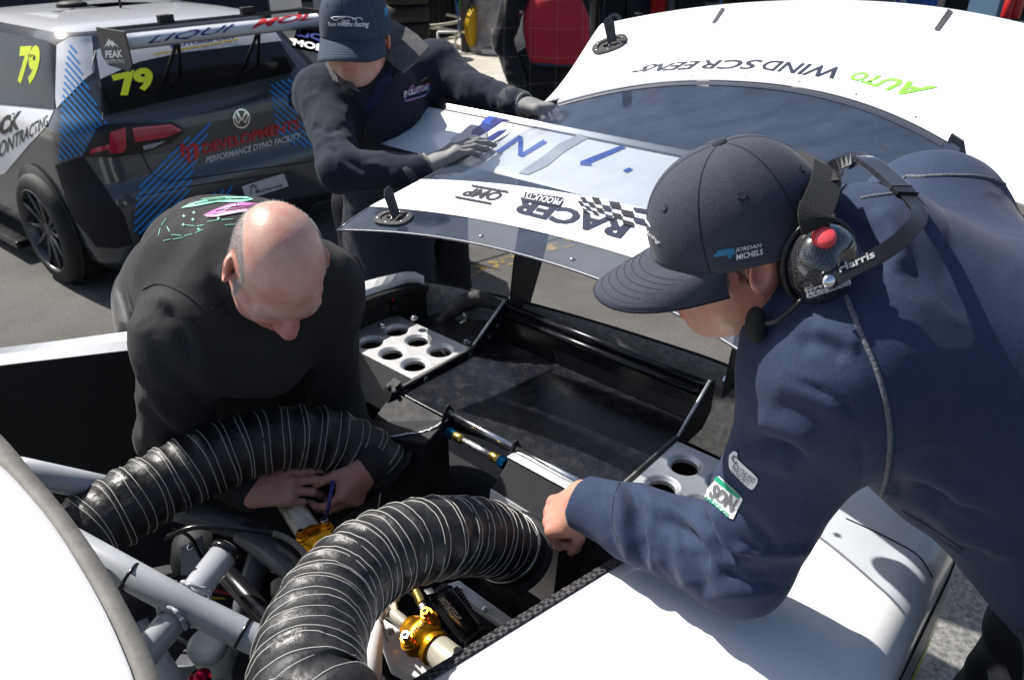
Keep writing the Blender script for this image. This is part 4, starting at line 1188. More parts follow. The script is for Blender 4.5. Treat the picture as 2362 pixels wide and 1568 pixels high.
skin_mats = {}
def skin_mat(name, base, red, hair=None, rough=.42):
    m = mat(name, base, rough, spec=.45, bump=.55, bs=330, bdist=.001)
    nt, b, L = nodes_of(m)
    b.inputs['Subsurface Weight'].default_value = .12
    b.inputs['Subsurface Radius'].default_value = (.012, .004, .002)
    b.inputs['Subsurface Scale'].default_value = .6
    at = nt.nodes.new('ShaderNodeAttribute'); at.attribute_name = 'tone'
    sp = nt.nodes.new('ShaderNodeSeparateColor'); L(at.outputs['Color'], sp.inputs[0])
    tc = nt.nodes.new('ShaderNodeTexCoord'); nz = nt.nodes.new('ShaderNodeTexNoise'); nz.inputs['Scale'].default_value = 32; nz.inputs['Detail'].default_value = 10; nz.inputs['Roughness'].default_value = .7
    L(tc.outputs['Object'], nz.inputs[0])
    mr = nt.nodes.new('ShaderNodeMapRange'); mr.inputs[1].default_value, mr.inputs[2].default_value, mr.inputs[3].default_value, mr.inputs[4].default_value = .3, .72, -.30, .42
    L(nz.outputs[0], mr.inputs[0])
    ad = nt.nodes.new('ShaderNodeMath'); ad.operation = 'ADD'; ad.use_clamp = True; L(sp.outputs[0], ad.inputs[0]); L(mr.outputs[0], ad.inputs[1])
    x1 = nt.nodes.new('ShaderNodeMix'); x1.data_type = 'RGBA'; x1.inputs[6].default_value = (*base, 1); x1.inputs[7].default_value = (*red, 1)
    L(ad.outputs[0], x1.inputs[0])
    x2 = nt.nodes.new('ShaderNodeMix'); x2.data_type = 'RGBA'; x2.inputs[7].default_value = (*(hair or (.02, .015, .012)), 1)
    n3 = nt.nodes.new('ShaderNodeTexNoise'); n3.inputs['Scale'].default_value = 900; n3.inputs['Detail'].default_value = 2; L(tc.outputs['Object'], n3.inputs[0])
    r3 = nt.nodes.new('ShaderNodeMapRange'); r3.inputs[1].default_value, r3.inputs[2].default_value, r3.inputs[3].default_value, r3.inputs[4].default_value = .35, .6, .55, 1.0
    L(n3.outputs[0], r3.inputs[0]); mu = nt.nodes.new('ShaderNodeMath'); mu.operation = 'MULTIPLY'; L(sp.outputs[1], mu.inputs[0]); L(r3.outputs[0], mu.inputs[1])
    L(mu.outputs[0], x2.inputs[0]); L(x1.outputs[2], x2.inputs[6]); L(x2.outputs[2], b.inputs['Base Color'])
    return m
def paint(o, rgb):
    me = o.data
    ca_ = me.color_attributes.new('tone', 'FLOAT_COLOR', 'POINT')
    a = np.ones((len(me.vertices), 4), np.float32); a[:, :3] = rgb
    ca_.data.foreach_set('color', a.ravel())
def cloth(name, col, sheen=.3, var=.10, col2=None, bs=1500, bump=.25):
    return mat(name, col, .85, var=var, vs=9, sheen=sheen, bump=bump, bs=bs, spec=.25, bdist=.0006)
def ss(x, a, b): # smoothstep
    t = np.clip((x - a) / (b - a), 0, 1); return t * t * (3 - 2 * t)

# ---- a baseball cap on a head
def make_cap(H, cloth_m, parent, tilt=-8., bill_len=.075, stitch=None, brow=.030, R3=(.112, .091, .108), droop=.028):
    def base(fv): return brow + math.tan(R(tilt)) * -fv * .0 + (-.012 if fv < 0 else 0.006) * abs(fv) / .1
    V = []
    nth, nph = 72, 26
    for j in range(nph):
        ph = j / (nph - 1)
        for i in range(nth):
            th = 2 * math.pi * i / nth
            cf, cl_ = math.cos(th), math.sin(th)
            z0 = base(cf * .1)
            s_ = math.sin(ph * math.pi / 2)
            sq = s_ ** .82
            seam = .0014 * (abs(math.sin(3 * th)) ** .35 - 1) * min(1, ph * 3)
            f_ = (R3[0] - .004 * (cf < 0)) * sq * cf + (.006 * math.sin(ph * math.pi) if cf > 0 else 0) * cf
            l_ = R3[1] * sq * cl_
            u_ = z0 + (brow + R3[2] - z0) * math.cos(ph * math.pi / 2) ** (.92 if cf > 0 else 1.0)
            V.append(H.p((f_) * (1 + seam * 6) - .008, l_ * (1 + seam * 6), u_))
    V = np.array(V); F = gridf(nph, nth, True)
    crown = mk('cap', V, F, cloth_m, parent, keep=True, solid=.002, solid_off=-1)
    seam_m = stitch or cloth_m
    for k in range(6):
        i = int(round((k + .0) * nth / 6)) % nth
        P = spline(V[[j * nth + i for j in range(1, nph)]], 40)
        mk('cap_seam', *tube(P + N3(P - H.p(0, 0, .03)) * .0012, .0015, 6), seam_m, crown)
        th = 2 * math.pi * (k + .5) / 6
        i2 = int(round((k + .5) * nth / 6)) % nth
        q = V[14 * nth + i2]; nrm = N(q - H.p(0, 0, .03))
        ax, a1, a2 = basis(nrm)
        tt = np.linspace(0, 2 * math.pi, 15)
        mk('cap_eyelet', *tube([q + nrm * .001 + .0042 * (math.cos(t) * a1 + math.sin(t) * a2) for t in tt], .0015, 6), seam_m, crown)
        mk('cap_hole', *lathe([(.0006, .003), (.0008, .003)], q, nrm, 10), ink_black, crown)
    mk('cap_button', *lathe([(-.002, .010), (.001, .010), (.004, .008), (.005, .004)], H.p(-.008, 0, brow + R3[2]), H.u, 18), seam_m, crown)
    # bill
    rows = []
    for a in np.linspace(-1, 1, 31):
        th = a * R(68)
        cf, cl_ = math.cos(th), math.sin(th)
        z0 = base(cf * .1)
        p0 = np.array([(R3[0] - .001) * cf - .008, R3[1] * cl_ * .995, z0 + .002])
        ext = bill_len * (1 - abs(a) ** 3.2) ** .5 + .001
        row = []
        for t in np.linspace(0, 1, 9):
            f_ = p0[0] + ext * t * (1.0)
            l_ = p0[1] * (1 + .10 * t * (1 - abs(a)))
            u_ = p0[2] - droop * t * .55 - .020 * (abs(l_) / .09) ** 2 * t ** .7 - .010 * t * t
            row.append(H.p(f_, l_, u_))
        rows.append(row)
    bill = mk('cap_bill', *grid(rows), cloth_m, crown, solid=.004, solid_off=0, keep=True)
    rw = np.array(rows)
    for t in (2, 3, 4, 5, 6, 7):
        P = rw[2:-2, t] + H.u * .0023
        mk('cap_stitching', *tube(P, .00045, 4), seam_m, bill)
    mk('cap_bill_edge', *tube(rw[:, -1] * .999 + rw[:, -2] * .001, .0024, 6), seam_m, bill)
    return crown, bill

navy = mat('navy_sweatshirt', (.026, .038, .074), .85, var=.22, vs=420, sheen=.08, bump=.4, bs=900, spec=.25, bdist=.001, detail=2)
navy_light = mat('grey_seam_thread', (.11, .115, .13), .8, var=.6, vs=260, bump=.8, bs=500, bdist=.002)
cap_m = mat('dark_slate_cap', (.042, .048, .064), .85, var=.25, vs=500, sheen=.1, bump=.5, bs=800, spec=.25, bdist=.001, detail=2)
cap_st = cloth('cap_stitch', (.018, .021, .030), .0, .06)

# ------------------------------------------------------------------ the man with the headset
def headset_man():
    H = Head(D(1702, 562, .945), cv(-.92, -.29, -.20), cv(-.33, .83, .44), .95)
    root = thing('person', 'man in navy sweatshirt, dark cap and headset leaning elbow on white car', 'person', (H.c[0] + .45, H.c[1] + .05, 0))
    # trunk
    c7 = D(1985, 640, .985)
    sh = D(1935, 850, .925); el = D(1698, 1292, 1.115); wr_ = D(1352, 1162, 1.295)
    sh2 = D(2140, 520, 1.22)
    mid = D(2290, 905, 1.06); low_ = D(2570, 1205, 1.09)
    hip = D(2640, 1380, 1.10)
    pr = [cone(c7, mid, .12, .192, .06), cone(mid, low_, .192, .195, .06), cone(low_, hip, .195, .17, .05),
          cone(sh, sh2, .085, .095, .07), cone(sh, mid, .10, .15, .08), cone(sh2, mid, .09, .15, .08),
          cone(H.p(-.03, 0, -.075), c7, .058, .085, .03)]
    arm = [cone(sh + (c7 - sh) * .1, el, .088, .074, .05)]
    fore = [cone(el, el * .35 + wr_ * .65, .073, .058, .03), cone(el * .35 + wr_ * .65, wr_, .058, .047, .02)]
    s2 = D(2010, 330, 1.42)
    arm2 = [cone(sh2, D(2230, 600, 1.32), .085, .07, .05)]
    cloths = pr + arm + fore + arm2 + [plane_cut(D(1338, 1168, 1.30), N(wr_ - el) * 1.0 + cv(0, .15, 0) * .1, .004)]
    hx, hy = .0052, None
    V, F = skin(cloths, .0052, lo=np.min([bounds(q)[0] for q in pr + arm + fore + arm2], 0) - .02, hi=np.array([1.02, 1.6, 1.75]))
    V = rumple(V, F, .0016, 8, 3)
    V = rumple(V, F, .0010, 26, 4)
    st = [  # folds of the sleeve
        ([(1480, 1150), (1560, 1180), (1620, 1230), (1640, 1290)], .008, 16), ([(1500, 1190), (1570, 1215), (1610, 1260), (1628, 1320)], -.010, 15),
        ([(1640, 1150), (1660, 1215), (1690, 1260), (1745, 1275)], .010, 16), ([(1625, 1165), (1640, 1225), (1665, 1275), (1725, 1300)], -.011, 14),
        ([(1600, 1130), (1700, 1180), (1760, 1230), (1790, 1300)], -.006, 18), ([(1735, 1255), (1790, 1275), (1880, 1265)], .007, 16),
        ([(1405, 1110), (1430, 1160), (1440, 1230), (1470, 1320)], .010, 17), ([(1440, 1100), (1462, 1150), (1468, 1220), (1490, 1300)], -.013, 15),
        ([(1490, 1120), (1500, 1180), (1500, 1250), (1530, 1340)], .008, 17), ([(1380, 1120), (1395, 1180), (1405, 1240)], -.006, 12),
        ([(1560, 1230), (1570, 1290), (1600, 1370)], .007, 18), ([(1590, 1260), (1600, 1310), (1640, 1380)], -.007, 15),
        ([(1650, 1330), (1720, 1320), (1800, 1330)], -.006, 18), ([(1640, 1365), (1730, 1370), (1800, 1350)], .005, 18),
        ([(1730, 960), (1790, 985), (1880, 1030)], .006, 26), ([(1725, 1010), (1790, 1020), (1850, 1060)], -.006, 20), ([(1700, 1060), (1770, 1060), (1840, 1090)], .005, 20),
        ([(1760, 870), (1850, 900), (1950, 960)], .004, 34), ([(1770, 930), (1850, 950), (1930, 990)], -.004, 26),
        ([(1830, 790), (1900, 790), (1960, 830)], -.007, 24), ([(1860, 760), (1920, 770), (1990, 800)], .006, 24),
        ([(1960, 500), (2010, 560), (2020, 640)], -.010, 22), ([(2010, 470), (2060, 540), (2070, 640)], .009, 28),
        ([(1935, 520), (1960, 580), (1955, 650)], .007, 16),
        ([(2030, 1150), (2100, 1130), (2200, 1180)], -.012, 30), ([(2060, 1090), (2150, 1100), (2260, 1160)], .008, 36),
        ([(2070, 1180), (2160, 1240), (2300, 1290)], -.010, 22), ([(2150, 1230), (2260, 1250), (2361, 1270)], .010, 26),
        ([(2080, 420), (2180, 400), (2330, 430)], .004, 40)]
    st += [([(1468, 1135), (1478, 1200), (1490, 1290)], -.008, 7), ([(1640, 1215), (1670, 1268), (1740, 1290)], -.008, 6), ([(1565, 1195), (1612, 1250), (1632, 1320)], -.007, 6),
           ([(1700, 1240), (1745, 1262), (1800, 1262), (1860, 1250)], -.006, 7), ([(1500, 1250), (1520, 1310), (1560, 1370)], -.005, 8), ([(1540, 1160), (1570, 1230), (1585, 1300)], -.005, 7),
           ([(1740, 1020), (1800, 1030), (1870, 1060)], -.006, 8), ([(1820, 870), (1900, 905), (1990, 960)], -.004, 9), ([(1650, 1300), (1720, 1345), (1810, 1345)], -.005, 8),
           ([(1395, 1110), (1400, 1180), (1418, 1260)], -.004, 6), ([(2100, 1120), (2190, 1160), (2300, 1200)], -.005, 10), ([(1980, 1010), (1990, 1080), (1975, 1140)], -.004, 12)]
    V = sculpt(V, F, st)
    shirt = mk('sweatshirt', V, F, navy, root, keep=True)
    bv = bvh_of([shirt])
    # flatlock seams
    def seam(pix, w, m_=navy_light):
        v, f = wire_on(pix, bv, w, 60, .0, 8); mk('seam', v, f, m_, shirt)
    seam([(1950, 682), (1985, 770), (2020, 850), (2042, 930), (2052, 1010), (2045, 1090), (2030, 1152)], .0030)
    seam([(2060, 445), (2085, 410), (2120, 408), (2200, 405), (2280, 412), (2361, 448)], .0030)
    seam([(1985, 458), (2020, 452), (2055, 448)], .0024)
    seam([(1440, 1092), (1418, 1140), (1412, 1200), (1425, 1250)], .0008, cap_st)
    seam([(2080, 1175), (2160, 1225), (2220, 1265)], .0012, cap_st)
    # collar
    cr = [H.p(-.03, 0, -.075) * (1 - t) + c7 * t for t in (0, 1)]
    ax, a1, a2 = basis(N(H.p(-.03, 0, -.075) - c7))
    cc = c7 * .42 + H.p(-.03, 0, -.075) * .58
    mk('collar', *tube([cc + .074 * (math.cos(t) * a1 + math.sin(t) * a2) for t in np.linspace(0, 2 * math.pi, 40)], .010, 10), navy, shirt)
    # printed sponsor patches on the sleeve
    wv_ = mat('sleeve_patch_white', (.78, .78, .78), .6); gr = mat('sleeve_green', (.02, .28, .16), .6); gy = mat('sleeve_grey', (.16, .16, .17), .6)
    patch('sleeve_patch', [(1623, 1140), (1660, 1097), (1708, 1140), (1714, 1150), (1692, 1196), (1684, 1194), (1655, 1170)], bv, wv_, shirt, 3, .0018)
    letter('SON', [(1636, 1143), (1690, 1184), (1706, 1152), (1652, 1112)], bv, gy, shirt, .05, .1, off=.0028)
    patch('sleeve_stripe', [(1655, 1100), (1660, 1099), (1711, 1143), (1706, 1149), (1650, 1107)], bv, gr, shirt, 2, .0028)
    letter('olutions', [(1628, 1150), (1680, 1192), (1688, 1183), (1636, 1140)], bv, gr, shirt, .01, off=.0028)
    patch('sleeve_patch', curvepts([(1684, 1050), (1694, 1040), (1703, 1044), (1706, 1060), (1740, 1092), (1749, 1106), (1738, 1126), (1725, 1122), (1688, 1085), (1683, 1068)], 36), bv, wv_, shirt, 3, .0018)
    letter('SOUTHLAND', [(1690, 1076), (1740, 1114), (1746, 1103), (1698, 1066)], bv, gy, shirt, .01, off=.0028)
    letter('CONCRETE', [(1688, 1088), (1727, 1120), (1733, 1110), (1694, 1078)], bv, gy, shirt, .005, off=.0028)
    letter('C', [(1690, 1064), (1704, 1070), (1706, 1054), (1692, 1046)], bv, gy, shirt, .03, off=.0028)
    # body: head, neck, hands and the hidden rest
    hq, tips = hand(D(1345, 1150, 1.315), cv(-.62, -.50, -.45), cv(-.60, .55, .45), -1, (62, 68, 72, 76), 2., (20, 35, 30), 1.0, (1.0, 1.25, .8), .5)
    hd_ = H.prims(0.0, .95, 1.05)
    neck = [cone(H.p(-.028, 0, -.05), c7 * .7 + H.p(-.03, 0, -.075) * .3, .054, .062, .025)]
    Vh, Fh = skin(hd_ + neck, .0032)
    Va, Fa = skin(hq + [cone(D(1345, 1150, 1.315), wr_ * .6 + el * .4, .027, .032, .02)], .0026)
    Vt, Ft = skin([cone(c7, mid, .09, .13, .06), cone(mid, low_, .13, .13, .06), cone(sh, el, .05, .042, .03), cone(el, wr_, .045, .03, .02), cone(low_, hip, .12, .12)], .02)
    Vb_, Fb_ = join([(Vh, Fh), (Va, Fa), (Vt, Ft)])
    sk = skin_mat('skin_headset_man', (.50, .29, .21), (.52, .19, .14))
    body = mk('body', Vb_, Fb_, sk, root)
    tone = np.zeros((len(Vb_), 3))
    lh = H.loc(Vh); nh = len(Vh)
    ear = (abs(lh[:, 1]) > .072) & (lh[:, 0] < .03)
    tone[:nh, 0] = .12 + .6 * ear + .4 * ss(lh[:, 0], .09, .12) + .3 * np.exp(-((lh[:, 0] - .06) ** 2 + (lh[:, 2] + .03) ** 2) / .03 ** 2)
    lips = np.exp(-((lh[:, 2] + .063) / .010) ** 2) * (lh[:, 0] > .088) * (abs(lh[:, 1]) < .026)
    tone[:nh, 0] += lips * .8
    # short dark hair at temple and nape
    burn = ss(lh[:, 2], -.028, -.012) * (1 - ss(lh[:, 0], .034, .046)) * ss(lh[:, 0], .004, .012) * (abs(lh[:, 1]) > .045)
    nape = (1 - ss(lh[:, 0], -.045, -.02)) * ss(lh[:, 2], -.07, -.03)
    tone[:nh, 1] = np.clip(burn + nape, 0, 1) * (1 - ear)
    brow_ = np.exp(-((lh[:, 2] - .020) / .006) ** 2) * (lh[:, 0] > .07) * (abs(abs(lh[:, 1]) - .03) < .022)
    tone[:nh, 1] = np.maximum(tone[:nh, 1], brow_ * .8)
    tone[nh:nh + len(Va), 0] = .25 + .35 * ss(vnoise(Va, 40, 2), -.2, .6)
    paint(body, tone)
    # side tuft of hair
    hm = mat('dark_hair', (.018, .014, .012), .5, bump=.8, bs=600, stretch=(1, 1, 1))
    hv = [H.p(f_, .066 + .004 * math.sin(k * 1.7), .03 - .0) for k, f_ in enumerate((.0, .01))]
    parts_ = []
    for k in range(320):
        f0 = RNG.uniform(.012, .056); u0 = RNG.uniform(-.004, .02); ln = RNG.uniform(.022, .040) * (1 - max(0, f0 - .030) * 22)
        p0 = H.p(f0, .070 - f0 * .22, u0); p1 = H.p(f0 - .004 + RNG.normal() * .003, .0725 - f0 * .22, u0 - ln * .6); p2 = H.p(f0 - .009 + RNG.normal() * .003, .071 - f0 * .2, u0 - ln)
        parts_.append(tube(np.array([p0, p1, p2]), np.array([.0011, .0010, .0003]), 4))
    mk('hair', *join(parts_), hm, body)
    crown, bill = make_cap(H, cap_m, root, bill_len=.090, stitch=cap_st, brow=.008, R3=(.115, .095, .127), droop=.014)
    bc = bvh_of([crown])
    letter('JORDAN', [(1695, 582), (1752, 571), (1754, 560), (1697, 571)], bc, ink_white, crown, .01, off=.003)
    letter('MICHELS', [(1698, 598), (1757, 585), (1757, 572), (1698, 585)], bc, ink_white, crown, .02, off=.003)
    cy = mat('logo_blue', (.02, .17, .33), .6)
    fq = homog([(1648, 598), (1695, 592), (1693, 570), (1646, 577)])
    for i, j in ((0, 1), (1, 2), (1, 1), (2, 1), (3, 2), (3, 1), (4, 2), (4, 0), (2, 2), (5, 2), (5, 1), (4, 1)):
        patch('cap_logo', [fq(i / 6, j / 3), fq((i + 1) / 6, j / 3), fq((i + 1) / 6, (j + 1) / 3), fq(i / 6, (j + 1) / 3)], bc, cy, crown, 1, .003)
    letter('Racing', [(1482, 527), (1522, 565), (1528, 556), (1488, 517)], bc, ink_white, crown, .01, .3, off=.003)
    for pth in ([(1480, 498), (1488, 500), (1498, 512), (1505, 524)], [(1479, 490), (1490, 505), (1500, 517)]):
        v, f = wire_on(pth, bc, .0009, 16, .003, 5); mk('cap_logo', v, f, ink_white, crown)
    # strap and opening at the back of the cap
    # trousers
    tr = cloth('black_trousers', (.012, .013, .017), .2, .1)
    knee = D(2420, 1750, 1.30)
    Vt, Ft = skin([cone(D(2560, 1280, 1.16), D(2400, 1600, 1.30), .14, .10, .05), cone(D(2400, 1600, 1.30), np.array([.78, .95, .05]), .10, .07, .04),
                   cone(D(2620, 1250, 1.05), D(2600, 1750, 1.02), .15, .11, .05), cone(D(2600, 1750, 1.02), np.array([.85, .62, .05]), .11, .07, .04)], .012)
    V2 = rumple(Vt, Ft, .004, 12, 9)
    mk('trousers', V2, Ft, tr, root)
    sho = [cone(np.array([x_, y_ - .04, .045]), np.array([x_ - .05, y_ + .14, .04]), .045, .04, .02) for x_, y_ in ((.78, .95), (.85, .62))]
    Vs, Fs = skin(sho, .012); mk('shoes', Vs, Fs, black_metal, root)
    return H, root, c7
HM, hm_root, hm_c7 = headset_man()

# ------------------------------------------------------------------ headset
def headset(H):
    root = thing('headset', 'black carbon pattern radio headset with red button worn over dark cap', 'headset', H.p(0, 0, 0))
    hs_black = mat('headset_black', (.012, .012, .013), .32, rvar=.08, vs=30)
    hs_car = mat('headset_carbon', (.02, .02, .022), .15, coat=1.0)
    nt, b, L = nodes_of(hs_car)
    tc = nt.nodes.new('ShaderNodeTexCoord'); ck = nt.nodes.new('ShaderNodeTexChecker'); ck.inputs['Scale'].default_value = 420
    ck.inputs[1].default_value = (.005, .005, .006, 1); ck.inputs[2].default_value = (.05, .052, .058, 1)
    L(tc.outputs['Object'], ck.inputs[0]); L(ck.outputs[0], b.inputs['Base Color'])
    web = mat('webbing', (.016, .015, .014), .7, bump=.6, bs=700)
    redb = mat('red_button', (.62, .06, .07), .4)
    objs = []
    for e in (1, -1):
        # cup just behind the ear
        ctr = H.p(-.074, e * .096, -.014)
        nrm = N(H.l * e + H.f * -.28 + H.u * .10); up = N(H.u * .92 - H.f * .38 - nrm * (H.u @ nrm)); up = N(up - nrm * (up @ nrm)); sd = np.cross(nrm, up)
        rows = []
        prof = [(-.030, .80), (-.028, .97), (-.012, 1.0), (-.006, 1.0), (-.004, .93), (.002, .95), (.010, .95), (.020, .88), (.028, .74), (.033, .52), (.0355, .25), (.036, .02)]
        for z_, s_ in prof:
            rr = []
            for t in np.linspace(0, 2 * math.pi, 40, endpoint=False):
                x_, y_ = math.cos(t), math.sin(t)
                rr.append(ctr + nrm * (z_ + (.006 * x_ if z_ > 0 else 0)) + s_ * (sd * .043 * x_ * (1 + .08 * y_) + up * .049 * y_))
            rows.append(rr)
        Vc = np.array(rows).reshape(-1, 3); Fc = gridf(len(prof), 40, True)
        nf = len(Fc)
        cup = mk('ear_cup', Vc, Fc, hs_black, root, mats=[hs_black, hs_car], fmat=[1 if k >= 4 * 40 else 0 for k in range(nf)], keep=True)
        objs.append((cup, ctr, nrm, up, sd))
        mk('cup_rim', *tube([ctr + nrm * -.004 + 1.02 * (sd * .043 * math.cos(t) * (1 + .08 * math.sin(t)) + up * .049 * math.sin(t)) for t in np.linspace(0, 2 * math.pi, 41)], .0035, 8), hs_black, cup)
    cup, ctr, nrm, up, sd = objs[0]
    bv = bvh_of([cup])
    q = cast(bv, 1900, 549, 0); h = bv.ray_cast(Vector(CAM), Vector(ray(1900, 549))); bn = np.array(h[1]) if h[0] is not None else nrm
    if q is None: q = ctr + nrm * .03
    if bn @ (q - ctr) < 0: bn = -bn
    mk('push_button', *lathe([(-.002, .0128), (.002, .0128), (.0045, .0116), (.006, .008), (.0068, .003)], q, bn, 28), redb, cup)
    # label plate
    wl = mat('label_white', (.75, .75, .75), .4)
    patch('maker_label', [(1860, 668), (1956, 632), (1960, 652), (1958, 656), (1866, 686), (1861, 684)], bv, wl, cup, 3, .0012)
    letter('HARRIS', [(1864, 675), (1952, 647), (1954, 636), (1863, 668)], bv, ink_black, cup, .04, off=.002)
    letter('RACE RADIOS', [(1866, 684), (1955, 655), (1955, 649), (1866, 677)], bv, ink_black, cup, .01, off=.002)
    # over-the-neck band: from the near cup, back behind the neck to the far cup
    c2 = objs[1]
    piv = cast(bv, 1902, 646, .004)
    if piv is None: piv = ctr + nrm * .02 - up * .03
    piv2 = c2[1] + c2[2] * .02 - c2[3] * .03
    depth0 = proj(np.array([piv]))[1][0]
    path = [piv + cv(0, 0, 1) * .003, D(1960, 622, depth0 - .005), D(2040, 580, depth0 + .0), D(2095, 535, depth0 + .015), D(2120, 495, depth0 + .045), D(2100, 460, depth0 + .075), D(2050, 410, depth0 + .115), D(2000, 372, depth0 + .15), D(1975, 368, depth0 + .17), D(1930, 380, depth0 + .18), D(1895, 410, depth0 + .185), piv2]
    P = spline(path, 90)
    T, A_, B_ = frames(P)
    side = np.array([N(np.cross(t, cv(.1, .5, .9))) for t in T])
    def band(i0, i1, w, th_, m_, nm):
        rows = []
        for i in range(i0, i1):
            s_ = side[i] * w; n_ = np.cross(T[i], side[i]) * th_
            rows.append([P[i] - s_ + n_, P[i] + s_ + n_, P[i] + s_ - n_, P[i] - s_ - n_])
        V = np.array(rows).reshape(-1, 3); F = gridf(i1 - i0, 4, True); F += [[0, 1, 2, 3], [len(V) - 1, len(V) - 2, len(V) - 3, len(V) - 4]]
        return mk(nm, V, F, m_, root, smooth=False, bevel=.0008, keep=True)
    bd = band(0, 90, .0095, .0011, hs_black, 'neck_band')
    band(44, 66, .0115, .0040, mat('band_cover', (.03, .034, .042), .12, coat=.5), 'band_cover')
    band(41, 45, .0125, .0035, hs_black, 'band_clip')
    letter('Harris', [(1936, 630), (2017, 594), (2012, 577), (1931, 613)], bvh_of([bd]), mat('silver_print', (.45, .45, .44), .4), bd, .02, off=.0012)
    mk('pivot_screw', *lathe([(0, .0075), (.003, .0075), (.005, .006), (.0062, .003)], piv + cv(0, 0, 1) * .004, cv(.1, -.2, 1), 20), alu_bright, cup)
    # webbing strap over the crown end
    s0 = D(1868, 508, depth0 + .0); s1 = D(1895, 455, depth0 + .045); s2 = D(1912, 400, depth0 + .07); s3 = D(1870, 365, depth0 + .12); s4 = D(1800, 345, depth0 + .2)
    def strap(pts, w, nm, wd):
        Q = spline(pts, 24); TT, _, _ = frames(Q)
        rows = []
        for i in range(24):
            sv = N(np.cross(TT[i], wd)) * w; nn = np.cross(TT[i], N(sv)) * .001
            rows.append([Q[i] - sv + nn, Q[i] + sv + nn, Q[i] + sv - nn, Q[i] - sv - nn])
        V = np.array(rows).reshape(-1, 3)
        return mk(nm, V, gridf(24, 4, True), web, root, smooth=False)
    strap([D(1888, 520, depth0 + .012), D(1880, 492, depth0 + .008), D(1890, 465, depth0 + .02), D(1905, 420, depth0 + .05), D(1908, 385, depth0 + .08)], .0185, 'webbing_strap', cv(.1, .2, 1))
    strap([D(1885, 528, depth0 + .004), D(1882, 500, depth0 - .002), D(1886, 478, depth0 + .003)], .0205, 'strap_loop', cv(.1, .2, 1))
    strap([D(1905, 420, depth0 + .055), D(1890, 395, depth0 + .085), D(1855, 370, depth0 + .14), D(1820, 352, depth0 + .20)], .014, 'webbing_strap', cv(-.2, .6, .8))
    # microphone boom with its foam ball
    mp_ = D(1742, 748, .885)
    V, F = skin([ell(mp_, np.array([cv(1, 0, 0), cv(.35, 1, 0) - cv(1, 0, 0) * .35, cv(0, 0, 1)]), (.012, .020, .014))], .0026)
    mk('microphone_foam', V, F, black_soft, root)
    mk('microphone_boom', *tube(spline([mp_, D(1795, 738, .862), D(1850, 690, .845)], 14), .003, 8), hs_black, root)
    cord = spline([D(1945, 395, depth0 + .15), D(1925, 430, depth0 + .12), D(1900, 470, depth0 + .09)], 14)
    mk('cord', *tube(cord, .0022, 6), hs_black, root)
headset(HM)

black_cl = mat('black_sweatshirt', (.032, .031, .032), .9, var=.3, vs=350, sheen=.04, bump=.5, bs=700, spec=.2, bdist=.001, detail=2)
